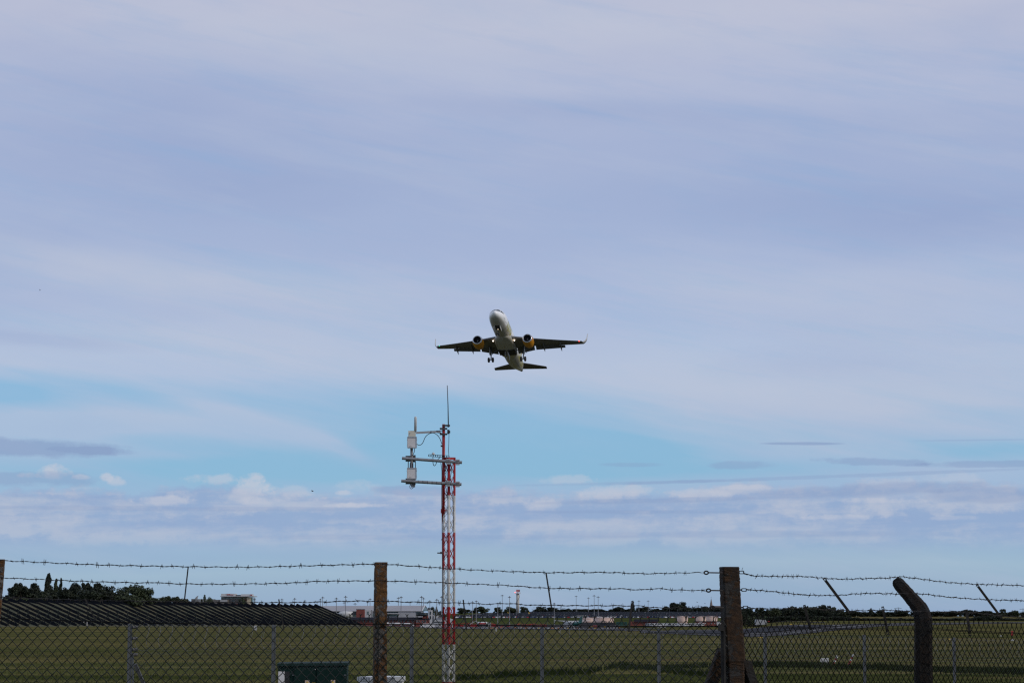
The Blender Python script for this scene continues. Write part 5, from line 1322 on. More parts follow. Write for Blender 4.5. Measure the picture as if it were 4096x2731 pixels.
def hpipe(x0, y0, x1, y1, bands=False):
    m = MB(); m.smooth = True; m.tube([PM(x0,y0,-.26), PM(x1,y1,-.26)], .047, 16, False); o = m.build('cross_pipe', M['galv_light'], mast)
    m = MB(); m.cyl(PM(x0+.5,y0,-.26), PM(x0+1,y0,-.26), .0465, n=16); m.cyl(PM(x1-1,y1,-.26), PM(x1-.5,y1,-.26), .0465, n=16); m.build('pipe_bore_shade', M['black'], o)  # black plugs paint the shade inside the open pipe ends
    for x, h in ((1793, 0), (1831, 0)):
        y = y0+(y1-y0)*(x-x0)/(x1-x0); m = MB()
        m.box(PM(x, y-7.5, -.30), (.115,.03,.045)); m.box(PM(x, y+8.5, -.30), (.115,.03,.045)); m.box(PM(x, y, -.19), (.12,.02,.17))
        for sx in (-3.5, 3.5): m.cyl(PM(x+sx, y-7.5, -.34), PM(x+sx, y-7.5, -.15), .008, n=5); m.cyl(PM(x+sx, y+8.5, -.34), PM(x+sx, y+8.5, -.15), .008, n=5)
        m.build('clamp_plate', M['lgrey'], o)
    m = MB(); y = y0+(y1-y0)*(1632-x0)/(x1-x0); m.box(PM(1632, y, -.19), (.15,.03,.18)); m.box(PM(1656, y, -.17), (.10,.03,.22)); m.build('back_plate', M['galv_dark'], o)
    if bands:
        m = MB()
        for k in range(8):
            x = 1673+k*18.5; y = y0+(y1-y0)*(x-x0)/(x1-x0); m.tube([PM(x-.8,y,-.26), PM(x+.8,y,-.26)], .050, 14, False)
        m.build('cable_tie', M['dark'], o)
    return o
hpipe(1608, 1832, 1848, 1849); hpipe(1605, 1922.5, 1846, 1936.5, True)
m = MB(); m.box(PM(1652, 1935, -.12), (.13,.04,.20)); m.build('bracket', M['galv_light'], mast)
# small dome antenna on a slotted channel
m = MB(); a, b = PM(1715,1821,-.08), PM(1796,1826,-.08); m.bar(a+Vector((0,0,.03)), b+Vector((0,0,.03)), .012, .05); m.bar(a-Vector((0,0,.03)), b-Vector((0,0,.03)), .012, .05)
for k in range(10): q = a.lerp(b, k/9); m.bar(q+Vector((0,0,.03)), q-Vector((0,0,.03)), .025, .01)
m.build('slotted_channel', M['galv_dark'], mast)
m = MB(); m.smooth = True; m.tube([PM(1733,1817.5,-.08), PM(1733,1814,-.08), PM(1733,1810,-.08), PM(1733,1807.5,-.08)], [.05,.048,.028,.004], 14); m.build('dome_antenna', M['white'], mast)
def cable(pts, r=.010, dy=-.12):
    # smooth curve through the points
    q = [PM(x, y, dy) for x, y in pts]; out_ = []
    for i in range(len(q)-1):
        p0, p1, p2, p3 = q[max(i-1, 0)], q[i], q[i+1], q[min(i+2, len(q)-1)]
        for k in range(6):
            t = k/6; out_.append(.5*((2*p1)+(-p0+p2)*t+(2*p0-5*p1+4*p2-p3)*t*t+(-p0+3*p1-3*p2+p3)*t**3))
    out_.append(q[-1]); m = MB(); m.smooth = True; m.tube(out_, r, 6); m.build('cable', M['black'], mast)
cable([(1667,1775),(1677,1780),(1690,1772),(1703,1745),(1722,1732),(1740,1733),(1757,1749),(1768,1776)])
cable([(1658,1793),(1658,1803),(1652,1817),(1640,1826),(1637,1832)])
cable([(1732,1817),(1732,1850),(1737,1862),(1744,1855),(1750,1838),(1760,1829)])
cable([(1639,1940),(1640,1950),(1645,1954),(1653,1949),(1656,1940)], .008)
cable([(1796,1735),(1795,1780),(1794,1800),(1796,1826)], .008)
cable([(1763,1850),(1767,1880),(1767,1930),(1766,2000),(1768,2100),(1769,2300),(1770,2500)], .008, -.05)
cable([(1800,1850),(1806,1880),(1801,1920),(1808,1960),(1812,2020),(1812,2110),(1800,2135),(1768,2155),(1765,2160)], .008, -.18)
cable([(1778,1850),(1784,1890),(1780,1930),(1786,1960),(1790,1990)], .010, -.18)
m = MB(); m.box(PM(1760,2210.5,-.05), (.17,.06,.035)); m.box(PM(1765,2210,-.05), (.07,.1,.065)); m.build('side_bracket', M['galv_dark'], mast)
m = MB(); m.box(PM(1764,2461,-.05), (.13,.08,.07)); m.build('side_bracket', M['galv_dark'], mast)
m = MB(); m.box(PM(1765.5,2043,-.04), (.035,.05,.13)); m.box(PM(1781,2041,.05), (.16,.03,.05)); m.build('pole_bracket', M['red'], mast)
m = MB(); m.box(PM(1766,1783,-.08), (.05,.06,.05)); m.build('cable_clip', M['dark'], pole)

# ------------------------------------------------------------------ green cabinet and white louvred housing
Yc = 74.0
cab = thing('equipment_cabinet', 'dark green double-door equipment cabinet at the bottom left of centre', 'cabinet', ground_at(1249, Yc))
g = ground_at(1249, Yc).z
a, b = P(1112, 2655, Yc), P(1387, 2652, Yc)
m = MB(); m.box(((a.x+b.x)/2, Yc+.4, (g-.1+a.z)/2), (b.x-a.x, .8, a.z-g+.1)); m.build('body', M['dgreen'], cab)
m = MB(); lid = [P(1108,2662,Yc-.06), P(1391,2660,Yc-.06), P(1391,2660,Yc-.06)+Vector((0,.92,0)), P(1108,2662,Yc-.06)+Vector((0,.92,0))]
top_ = [P(1109,2652,Yc-.04), P(1390,2649,Yc-.04), P(1390,2649,Yc-.04)+Vector((0,.88,.03)), P(1109,2652,Yc-.04)+Vector((0,.88,.03))]; m.loft([lid, top_]); m.build('lid', M['dgreen'], cab)
for x0, x1 in ((1176, 1262), (1267, 1384)):
    m = MB(); a, b = P(x0, 2790, Yc-.03), P(x1, 2668, Yc-.03); m.box(((a.x+b.x)/2, Yc-.014, (a.z+b.z)/2), (b.x-a.x, .028, b.z-a.z)); d = m.build('door', M['dgreen'], cab)
    m = MB(); q = P(x1-4 if x0 == 1267 else x0-3, 2698, Yc-.05); m.box(q, (.06,.03,.03)); m.build('handle', M['galv'], d)
m = MB()
for x in (1261, 1271): m.cyl(P(x, 2675.5, Yc-.06), P(x, 2675.5, Yc-.03), .012, n=8)
m.build('lock', M['white'], cab)
m = MB(); a, b = P(1113, 2729, Yc-.05), P(1138, 2683.5, Yc-.05); m.box(((a.x+b.x)/2, Yc-.03, (a.z+b.z)/2), (b.x-a.x, .05, b.z-a.z)); m.build('meter_panel', M['white_box'], cab)
m = MB(); a, b = P(1139, 2790, Yc-.05), P(1158, 2684, Yc-.05); m.box(((a.x+b.x)/2, Yc-.02, (a.z+b.z)/2), (b.x-a.x, .03, b.z-a.z)); m.build('side_panel', M['black'], cab)
M['sign_pink'] = mat('faded_cream_sign', (.50,.36,.28), (.56,.42,.33), 3, .6)
for x0, x1, y0 in ((1219.5, 1238, 2719), (1323, 1340.5, 2717.5)):
    m = MB(); a, b = P(x0, y0+27, Yc-.06), P(x1, y0, Yc-.06); m.box(((a.x+b.x)/2, Yc-.035, (a.z+b.z)/2), (b.x-a.x, .01, b.z-a.z)); s_ = m.build('warning_sign', M['sign_pink'], cab)
    m = MB(); c = (a+b)/2+Vector((0, .012, .03)); m.add([c+Vector((-.05,-.0,-.05)), c+Vector((.05,0,-.05)), c+Vector((0,0,.05))], [(0,1,2)]); m.build('warning_triangle', M['yellow'], s_)
m = MB(); m.box(P(1253, 2730.5, Yc-.045), (.13,.01,.02)); m.build('yellow_label', M['yellow'], cab)
Yh = 80.0
hs = thing('louvred_housing', 'white housing with rows of dark louvre slots behind the lichened post', 'housing', ground_at(1540, Yh)); g = hs.location.z
a, b, c_ = P(1428, 2713, Yh+1.2), P(1482, 2706, Yh), P(1615, 2703.5, Yh)
lo = P(1615, 2724, Yh).z
m = MB()
m.add([Vector((b.x,Yh,b.z)), Vector((c_.x,Yh,b.z)), Vector((c_.x,Yh,lo)), Vector((b.x,Yh,lo)), Vector((c_.x,Yh+1.3,b.z)), Vector((c_.x,Yh+1.3,lo)), Vector((a.x,a.y,b.z-.02)), Vector((a.x,a.y,lo)), Vector((a.x+.6,Yh+2,b.z))], [(0,3,2,1),(1,2,5,4),(6,7,3,0),(0,1,4,8,6)])
m.build('roof', M['white'], hs)
m = MB(); m.add([Vector((b.x+.04,Yh+.05,lo)), Vector((c_.x-.06,Yh+.05,lo)), Vector((c_.x-.06,Yh+.05,g)), Vector((b.x+.04,Yh+.05,g)), Vector((a.x+.05,a.y,lo)), Vector((a.x+.05,a.y,g)), Vector((c_.x-.06,Yh+1.3,lo)), Vector((c_.x-.06,Yh+1.3,g))], [(0,3,2,1),(4,5,3,0),(1,2,7,6)]); m.build('wall', M['white_box'], hs)
m = MB()
for r_ in range(5):
    y = 2707.5+r_*3.3
    for k in range(9):
        x = 1486+k*11.5+(r_ % 2)*5
        if x < 1572: q = P(x+4, y, Yh-.004); m.box(q, (.062,.012,.010))
    for k in range(5):
        u = (k+.5)/5.2; q = Vector((b.x,Yh,0)).lerp(Vector((a.x,a.y,0)), u); q.z = P(1500, y+1, Yh).z; q += Vector((-.003,-.003,0)); m.box(q, (.045,.045,.008))
m.build('louvre_slots', M['dark'], hs, kind='stuff')
m = MB(); q = P(1594, 2714, Yh-.006); a2 = q+Vector((-.13,0,-.06)); m.box(q, (.22,.012,.13)); m.build('blank_plate', M['white'], hs)

# ------------------------------------------------------------------ airfield odds and ends
def stripe_post(x0, y0, x1, y1, lab):
    p = G(x0, y0+4); Y = p.y; q0, q1 = P(x0, y0, Y), P(x1, y1, Y)
    t = thing('marker_post', lab, 'marker post', p, 'leaning red and white marker posts')
    d = (q1-q0); n = 5
    m = MB(); m.cyl(p, q0, .03, n=6); m.build('stake', M['galv'], t)
    for k in range(n):
        m = MB(); m.smooth = True; m.cyl(q0+d*(k/n), q0+d*((k+1)/n), .058, n=12); m.build('white_sleeve' if k in (2, 4) else 'red_sleeve', M['white'] if k in (2, 4) else M['redv'], t)
    m = MB(); m.sphere(q1, .06, 10, 5); m.build('cap', M['white'], t)
stripe_post(3330,2663,3348,2624,'leaning red and white post beside the white board'); stripe_post(3394,2657,3413,2619,'leaning red and white post farther right of the board')
p = G(3298, 2652); t = thing('notice_board', 'small blank white board low in the grass left of the striped posts', 'board', p)
m = MB(); m.box(p+Vector((0,0,.17)), (.50,.04,.30)); m.build('board', M['white'], t); m = MB(); m.box(p+Vector((-.2,.03,.1)), (.04,.04,.3)); m.box(p+Vector((.2,.03,.1)), (.04,.04,.3)); m.build('leg', M['galv'], t)
def simple(name, lab, cat, x, ybase, parts, grp=None):
    p = G(x, ybase); t = thing(name, lab, cat, p, grp); k = p.y/FPX
    for nm, mt, cx, cz, w, h, dpt in parts:
        m = MB(); m.box(p+Vector((cx*k, 0, cz*k)), (w*k, dpt, h*k)); m.build(nm, M[mt], t)
    return t
simple('runway_marker', 'upright red runway marker near the right edge', 'marker', 4049, 2543, [('panel','redv',0,11,8,20,.12),('base','dark',0,1,6,3,.2)])
simple('marker_cone', 'small white cone-shaped marker below the red marker', 'marker', 4052, 2562, [('body','white',0,4,8,7,.3),('base','white',-4,1,8,3,.3)])
simple('marker_cone', 'small white marker left of the red marker', 'marker', 4003, 2544, [('body','white',0,2,5,5,.3),('base','white',0,.6,8,1.6,.3)])
simple('airfield_light', 'small yellow airfield light left of the grey fence post', 'light', 3798, 2560, [('body','yellow',0,5,6,5,.3),('stem','dark',0,2,1.5,4,.1),('lens','white',5,5,3,3,.2)])
for x, y, w, h, lab in ((3164,2498.5,9,4.5,'yellow taxiway sign on the grass beyond the runway'),(3042,2551,16,6,'low yellow sign just right of the thick post'),(2368,2506,10,5,'left amber sign by the aircraft nose'),(2419,2508,6,4,'right amber sign before the fuel tanks')):
    simple('taxiway_sign', lab, 'sign', x, y, [('panel','yellow',0,h*.55,w,h*.75,.25),('leg','dark',-w*.3,h*.1,.8,h*.3,.1),('leg','dark',w*.3,h*.1,.8,h*.3,.1)])
simple('taxiway_sign', 'red and white lettered sign board between the amber signs', 'sign', 2380, 2507, [('panel','redv',0,4.5,17,7,.2)] + [('white_stroke','white',-7+k*2.1,4.5+(k % 2)*.8,1.0,4.5,.26) for k in range(8)])
simple('distance_board', 'white runway board with dark marks at the foot of the solar panels', 'board', 1022, 2519, [('board','white',0,9,12,18,.12),('leg','galv',-4,-.5,1,3,.08),('leg','galv',4,-.5,1,3,.08)] + [('dark_mark','dark',2.2,4+k*4,5,1.3,.14) for k in range(3)])
simple('distance_board', 'narrow white board with dark bars left of centre field', 'board', 1985, 2524, [('board','white',0,7,5,13,.12)] + [('dark_mark','dark',.8,3+k*3,2.6,.9,.14) for k in range(4)])
simple('marker_stake', 'curved pale stake standing before the left solar panels', 'stake', 334, 2504, [('stake','white_box',0,8,3,18,.1),('stake_top','white_box',.7,19,2.2,4,.1)])
simple('marker_stake', 'straight thin pale stake right of the curved one', 'stake', 348, 2509, [('stake','white_box',0,11,2,24,.1),('cap','white',0,24,2.4,3,.12)])
simple('airfield_light', 'tiny white light on the grass below the propeller aircraft', 'light', 2237, 2528, [('body','white',0,3,4,3,.2),('stem','dark',0,1,1,2,.1)])

# ------------------------------------------------------------------ second fence with razor coil
CH, SH = .811, .585
S0 = P(520, 2600, 45.6); S0.z = 0
def on_far(x, y=2600):
    d = ray(x, y); # intersect vertical plane through S0 along (CH, SH)
    n = Vector((-SH, CH, 0)); k = n.dot(S0)/n.dot(d); return Vector((0, 0, EYE)) + d*k
FP = [(520,2493,17),(1095,2497,14),(1647,2503,13),(2168,2504,13),(2635,2514,11),(3060,2538,11),(3457,2537,11),(3816,2548,11),(4140,2556,10)]
far_f = thing('perimeter_fence', 'inner grey-post mesh fence topped with coiled razor wire', 'fence', (S0.x, S0.y, H(S0.x, S0.y)))
tops = []
for i, (x, yt, w) in enumerate(FP):
    q = on_far(x, yt); g = H(q.x, q.y); tops.append(q)
    rot = Matrix.Rotation(R(-8 if i else 0), 3, 'Z')
    m = MB(); ww = .070
    # angle-section post
    m.box(Vector((q.x-ww*.25, q.y, (g-.2+q.z)/2)), (ww*.5, .05, q.z-g+.2)); m.box(Vector((q.x+ww*.27, q.y+.03, (g-.2+q.z)/2)), (ww*.5, .012, q.z-g+.2)); po = m.build('post', M['galv'], far_f)
q = tops[0]
for k, y in enumerate((2507, 2552, 2597, 2617)):
    m = MB(); m.cyl(on_far(529, y), on_far(549, y), .028, n=10); m.build('insulator', M['brown'] if 'brown' in M else M['galv_dark'], far_f)
m = MB(); m.bar(on_far(541, 2655), on_far(590, 2770), .06, .06); m.build('brace', M['galv_dark'], far_f)
m = MB(); m.bar(on_far(531, 2610), on_far(533, 2800), .03, .03); m.build('brace', M['galv'], far_f)
def toplin(x): return interp([(a, b) for a, b, c in FP], x)
# fine mesh
m = MB(); L0 = 0.0; A0 = tops[0]; B0 = tops[-1]; D0 = Vector((B0.x-A0.x, B0.y-A0.y, 0)); LL = D0.length; D0.normalize(); pw = .036; nw = int(LL/pw)
def far_top(s):
    p = Vector((A0.x, A0.y, 0)) + D0*s; x, _ = proj((p.x, p.y, EYE-.2)); return p, on_far(x, toplin(x)+8).z
for i in range(nw):
    pts = []; p, z = far_top(i*pw); rows = 23
    for k in range(rows):
        qx = p + D0*(pw if (k+i) % 2 else 0); pts.append(Vector((qx.x, qx.y, z-k*.036)))
    m.tube(pts, .0011, 3, False)
m.build('wire_mesh', M['galv'], far_f, kind='stuff')
m = MB()
for s_ in (.0, .5):
    m.tube([(lambda p, z: Vector((p.x, p.y, z-s_)))(*far_top(LL*k/60)) for k in range(61)], .0022, 4)
m.build('line_wire', M['galv'], far_f)
# razor coil: overlapping loops with little blades, between each pair of posts
Mz = M['razor'] = mat('razor_wire_steel', (.10,.10,.11), (.17,.17,.18), 20, .7, .2)
seg = 0
for (xa, _, _), (xb, _, _) in zip(FP, FP[1:]):
    pa, pb = on_far(xa, 2500), on_far(xb, 2500); sa, sb = (pa-A0).dot(D0)+.08, (pb-A0).dot(D0)-.05
    m = MB(); pts = []; turns = int((sb-sa)/.235); NP = 26
    for k in range(turns*NP+1):
        u = k/(turns*NP); s = sa+(sb-sa)*u; a = 2*math.pi*k/NP
        p, z = far_top(s); c = p + Vector((D0.y, -D0.x, 0))*.16
        rr = .235*(1+.05*math.sin(k*.37)); q = c + Vector((D0.y, -D0.x, 0))*(rr*math.cos(a)) + D0*(.10*math.sin(a+.6)); q.z = z-.20+rr*math.sin(a); pts.append(q)
    m.tube(pts, .0028, 4)
    for k in range(3, len(pts)-3, 5):
        t = (pts[k+1]-pts[k-1]).normalized(); n_ = Vector((0,0,1)).cross(t).normalized()
        m.add([pts[k]-t*.016, pts[k]+n_*.010, pts[k]+t*.016, pts[k]-n_*.010], [(0,1,2,3)])
    m.build('razor_coil', Mz, far_f)

# ------------------------------------------------------------------ near chain-link fence, straight run
Zn0, Zn1 = 18.4, 19.35
A1, B1 = P(0, 2500, Zn0), P(2925, 2500, Zn1); D1 = Vector((B1.x-A1.x, B1.y-A1.y, 0)).normalized(); N1 = Vector((D1.y, -D1.x, 0))
def on_near(x, y, off=0.0):
    d = ray(x, y); q0 = Vector((A1.x, A1.y, 0)) + N1*off
    return Vector((0, 0, EYE)) + d*(N1.dot(q0)/N1.dot(d))
C1 = on_near(2918, 2500); C1.z = 0      # the corner
D2 = Matrix.Rotation(R(37) + math.atan2(D1.y, D1.x)*.0, 3, 'Z') @ Vector((1, 0, 0)); N2 = Vector((D2.y, -D2.x, 0))
def on_side(x, y, off=0.0):
    d = ray(x, y); q0 = C1 + N2*off
    return Vector((0, 0, EYE)) + d*(N2.dot(q0)/N2.dot(d))
LW1 = [(-400,2461),(0,2471),(250,2480),(500,2488),(750,2492),(1060,2494),(1500,2494.5),(1800,2497),(2150,2500),(2500,2503),(2925,2503)]
MT2 = [(2925,2470),(2985,2470),(3000,2470),(3300,2481),(3500,2488),(3740,2487),(3850,2491),(4000,2500),(4096,2506),(4500,2520)]   # where the twists end
LW2 = [(2925,2498),(2975,2498),(3020,2500),(3100,2504),(3300,2510),(3400,2512),(3640,2514),(3740,2512),(3800,2516),(3900,2523),(4096,2530),(4500,2545)]
def weave(mb, o, D, n_cols, pw, ph, topz, wire, rows, N, jit, skip=None):
    """chain-link: wires that zigzag downwards and hook each other at every corner"""
    def node(j, k):
        r_ = random.Random(j*131+k*7+jit*997); s = j*pw + r_.uniform(-1, 1)*.0022; p = o + D*s; z = topz(j*pw)
        return Vector((p.x, p.y, z-.047*(1 if k else 0)-max(k-1, 0)*ph + (r_.uniform(-1, 1)*.0022 if k else 0)))
    for i in range(-1, n_cols):
        pts = []; r_ = random.Random(i+jit)
        for k in range(rows):
            j = i if (i+k) % 2 == 0 else i+1
            if j < 0 or j > n_cols: j = i+1 if j < 0 else i
            side = (1 if j == i else -1); q = node(j, k)
            h = D*(.0016*side) ; off = N*(.0016 if (k % 2) else -.0016)
            if k: pts.append(q+Vector((0, 0, .0045))+h*1.6+off)
            pts.append(q+h*(.2 if k == 0 else -1.0)+off)
            pts.append(q-Vector((0, 0, .0045))+h*1.6+off*-1)
        mb.tube(pts, wire, 5, False)
    for j in range(0, n_cols+1, 1):
        if j % 2: continue
        q = node(j, 0); r_ = random.Random(j*17+jit); tz = .020+r_.uniform(-.003, .003); lean = r_.uniform(-.004, .004)
        pts = []
        for k in range(9):
            a = k*1.6; pts.append(q+Vector((0, 0, tz*k/8))+D*(.0020*math.cos(a)+lean*k/8)+N*(.0020*math.sin(a)))
        mb.tube(pts, wire*1.15, 5, False)
        e = pts[-1]
        for sg in (-1, 1): mb.tube([e-Vector((0,0,.004)), e+Vector((0,0,.004))+D*(sg*.005), e+Vector((0,0,.011))+D*(sg*.011+lean)], [wire, wire, wire*.8], 5)
near = thing('chain_link_fence', 'dark chain-link fence with concrete posts and three barbed wires across the foreground', 'fence', (P(1480, 2500, 18.9).x, 18.9, H(0, 18.9)))
side = thing('chain_link_fence', 'chain-link fence run turning away right of the thick corner post, with a bent post', 'fence', (C1.x+.5*D2.x, C1.y+.5*D2.y, H(0, 19)))
PW1, PH = .03555, .0392
left_x = -330
oo = on_near(left_x, 2500); oo.z = 0; n_cols = int((C1-oo).length/PW1)
def tz1(s):
    p = oo + D1*s; x, _ = proj((p.x, p.y, EYE-.1)); return on_near(x, interp(LW1, x)-24).z
bays = [0, int((on_near(12,2500)-oo).dot(D1)/PW1)//2*2, int((on_near(1522,2500)-oo).dot(D1)/PW1)//2*2, n_cols]
for a, b in zip(bays, bays[1:]):
    m = MB(); o_ = oo + D1*(a*PW1); weave(m, o_, D1, b-a, PW1, PH, (lambda s, a=a: tz1(s+a*PW1)), .0031, 46, N1, a+1)
    m.build('wire_mesh', M['pvc'], near, kind='stuff')
# side run starts with wider columns than its foreshortening
PW2 = .0287
o2 = C1 + D2*.06; n2 = int(4.2/PW2)
def tz2(s):
    p = o2 + D2*s; x, _ = proj((p.x, p.y, EYE-.1)); return on_side(x, interp(MT2, x)).z
m = MB(); weave(m, o2, D2, n2, PW2, .0400, tz2, .0031, 46, N2, 77); m.build('wire_mesh', M['pvc_dark'], side, kind='stuff')
def polyline(tab, f, x0, x1, step, off=0.0, dy=0.0):
    k = max(2, int(abs(x1-x0)/step)); return [f(x0+(x1-x0)*i/k, interp(tab, x0+(x1-x0)*i/k)+dy, off) for i in range(k+1)]
m = MB(); m.tube(polyline(LW1, on_near, left_x, 2905, 25, .012), .0030, 5); m.tube(polyline(LW1, on_near, left_x, 2905, 25, .012, 1.0), .0022, 5)
m.tube([on_near(x, interp(LW1, x)+dy_, .02) for x, dy_ in ((1990,2),(2200,4),(2330,7),(2480,4),(2700,2),(2800,1))], .0022, 5)
m.build('line_wire', M['pvc_dark'], near)
def twist(mb, x0, x1, y, f, r=2.2):
    for ph in (0, math.pi):
        mb.tube([f(x, y+r*math.sin((x-x0)/5+ph), .015) for x in range(x0, x1, 2)], .0024, 5)
m = MB(); twist(m, 2760, 2882, 2503, on_near); m.build('wire_tie', M['pvc_dark'], near)
m = MB(); m.tube(polyline(LW2, on_side, 2975, 4400, 20, .012), .0026, 5); m.tube(polyline(LW2, on_side, 2975, 4400, 20, .014, 4.5), .0026, 5); m.build('line_wire', M['pvc_dark'], side)
m = MB(); twist(m, 2978, 3050, 2500, on_side, 3.0); m.build('wire_tie', M['pvc_dark'], side)

# barbs: three shapes, shared by every barb
def barb_mesh(seed):
    r = random.Random(seed); m = MB()
    m.tube([Vector((-.005+.010*k/10, .0034*math.cos(k*1.5), .0034*math.sin(k*1.5))) for k in range(11)], .0013, 4)
    for q in (-1, 1):
        a = r.uniform(-.5, .5)+math.pi/2; s = r.uniform(.8, 1.1)
        for z in (1, -1): m.tube([(q*.004, 0, 0), (q*.004+z*.010*math.cos(a)*s, q*.004, z*.016*math.sin(a)*s)], [.0017,.0010], 4)
    return m.mesh('barb', M['wire'])
barbs = [barb_mesh(s) for s in range(6)]
def smooth_pts(p, n=8):
    out_ = []
    for i in range(len(p)-1):
        p0, p1, p2, p3 = p[max(i-1, 0)], p[i], p[i+1], p[min(i+2, len(p)-1)]
        for k in range(n):
            t = k/n; out_.append(.5*((2*p1)+(-p0+p2)*t+(2*p0-5*p1+4*p2-p3)*t*t+(-p0+3*p1-3*p2+p3)*t**3))
    return out_+[p[-1]]
def barbed(pts, owner, f, spacing, off, start, lab=None, r=.0021):
    world = smooth_pts([f(x, y, off) for x, y in pts]); Ls = [0]
    for a, b in zip(world, world[1:]): Ls.append(Ls[-1]+(b-a).length)
    def at(s):
        s = min(max(s, 0), Ls[-1]-1e-6); i = max(j for j in range(len(Ls)) if Ls[j] <= s) if False else np.searchsorted(Ls, s, side='right')-1
        i = min(int(i), len(world)-2); u = (s-Ls[i])/max(Ls[i+1]-Ls[i], 1e-9); q = world[i].lerp(world[i+1], u)
        return q + Vector((0, 0, .0022*math.sin(s*41+off*9+start)))
    m = MB(); step = .006; n = int(Ls[-1]/step)
    for ph in (0, math.pi):
        ps = []
        for k in range(n+1):
            s = k*step; q = at(s); a = s/.036*2*math.pi/2+ph
            ps.append(q+Vector((0, .0019*math.cos(a), .0019*math.sin(a))))
        m.tube(ps, r, 4, False)
    w = m.build('barbed_wire', M['wire'], owner, label=lab)
    org = world_loc(owner); s = start*.01+.03
    while s < Ls[-1]:
        q = at(s); o = bpy.data.objects.new('barb', rnd.choice(barbs)); C.objects.link(o); o.parent = w
        d_ = (at(s+.01)-at(s-.01)).normalized(); o.location = q-org; sc_ = rnd.uniform(.95, 1.4); o.scale = (sc_, sc_, sc_)
        o.rotation_euler = (rnd.uniform(0, 6.28), 0, math.atan2(d_.y, d_.x)); s += spacing*rnd.uniform(.93, 1.07)
SB = .0785
barbed([(-330,2228),(-100,2238),(30,2242),(400,2258),(740,2265),(1000,2267),(1250,2261),(1520,2254)], near, on_near, SB, .06, 1)
barbed([(1520,2254),(1560,2256.5),(1800,2273),(2000,2283),(2200,2289),(2420,2288),(2560,2293),(2700,2291),(2806,2288)], near, on_near, SB, .06, 2)
barbed([(-330,2290),(0,2309),(200,2318),(400,2326),(580,2330),(632,2328),(690,2333),(900,2335),(1150,2331),(1276,2324),(1520,2322)], near, on_near, SB, .06, 3)
barbed([(1520,2322),(1700,2327),(1880,2334),(2040,2341),(2183,2351),(2350,2353),(2480,2353.5),(2560,2358),(2625,2353),(2700,2358),(2822,2361)], near, on_near, SB, .06, 1)
barbed([(-330,2378),(0,2387),(300,2398),(740,2406),(1000,2408),(1200,2408),(1400,2403),(1520,2403)], near, on_near, SB, .06, 2)
barbed([(1520,2403),(1700,2408),(1850,2411),(1960,2415),(2020,2412),(2130,2419),(2190,2419),(2300,2421),(2430,2421),(2540,2422),(2570,2422),(2620,2429),(2838,2430)], near, on_near, SB, .06, 3)
SB2 = .063
def arm_side(x, y, off=0.0):
    """wires leave the corner post and run out to the cranked arm behind the fence plane"""
    t = min(max((x-2970)/650, 0), 1); return on_side(x, y, off*t)
barbed([(2972,2287),(2985,2295),(3010,2301),(3050,2303),(3120,2304),(3200,2304),(3250,2307),(3295,2311),(3370,2315),(3480,2312),(3560,2310),(3600,2305.5),(3680,2314),(3780,2327),(3905,2335),(4096,2341),(4380,2352)], side, arm_side, SB2, -.30, 1)
barbed([(2984,2357),(3060,2362),(3130,2369),(3220,2378),(3345,2380),(3420,2374),(3500,2372),(3585,2374),(3650,2373),(3700,2375),(3800,2387),(3950,2397),(4096,2401),(4380,2412)], side, arm_side, SB2, -.16, 2)
barbed([(2994,2427),(3020,2431),(3100,2433),(3210,2431),(3300,2437),(3400,2441),(3480,2440),(3540,2439),(3620,2442),(3700,2445),(3800,2446),(3900,2450),(4000,2461),(4096,2467),(4380,2478)], side, arm_side, SB2, -.04, 3)

# concrete posts: rough-edged prisms
def rough_post(path, owner, mt, name='concrete_post', n_up=60, seed=0, notch=None, bev=.12, label=None):
    """path: list of (centre, half width, half depth, across) rings, displaced for crumbled edges"""
    r = random.Random(seed); m = MB(); rings = []
    for i in range(n_up+1):
        u = i/n_up*(len(path)-1); k = min(int(u), len(path)-2); f = u-k
        c = Vector(path[k][0]).lerp(Vector(path[k+1][0]), f); hw = path[k][1]*(1-f)+path[k+1][1]*f; hd = path[k][2]*(1-f)+path[k+1][2]*f
        ax = Vector(path[k][3]).lerp(Vector(path[k+1][3]), f).normalized()
        tn = (Vector(path[k+1][0])-Vector(path[k][0])).normalized(); dp = tn.cross(ax).normalized()
        e = bev; ring = []
        outl = [(-1,-1+e),(-1,-.5),(-1,0),(-1,.5),(-1,1-e),(-1+e,1),(-.4,1),(.4,1),(1-e,1),(1,1-e),(1,.5),(1,0),(1,-.5),(1,-1+e),(1-e,-1),(.5,-1),(0,-1),(-.5,-1),(-1+e,-1)]
        for a, b in outl:
            j = .0012 if 0 < i < n_up else .0006
            chip = -.006*r.random() if (abs(a) > .8 and r.random() < .10) else 0
            ring.append(c+ax*((hw+chip)*a+r.gauss(0, j)*.9)+dp*((hd+chip)*b+r.gauss(0, j)))
        if i in (0, n_up): ring = [c+(p-c)*.97 for p in ring]
        rings.append(ring)
    m.loft(rings); return m.build(name, mt, owner, label=label)
gz = H(0, 18.9)-.2
ax = (1, 0, 0)
# left edge post
t0 = on_near(-12, 2236, -.055); b0 = on_near(-34, 2500, -.055); b0g = b0 + (b0-t0).normalized()*1.5
rough_post([(t0, .058, .05, D1), (b0, .06, .055, D1), (b0g, .062, .06, D1)], near, M['conc'], seed=3, n_up=90)
# lichened middle post
t0 = on_near(1523, 2247.5, -.055); b0 = on_near(1519, 2731, -.055); b0g = Vector((b0.x-.01, b0.y, gz))
rough_post([(t0, .0440, .045, D1), (b0, .0475, .05, D1), (b0g, .05, .055, D1)], near, M['conc'], seed=5, n_up=110, label='concrete post crusted with orange lichen')
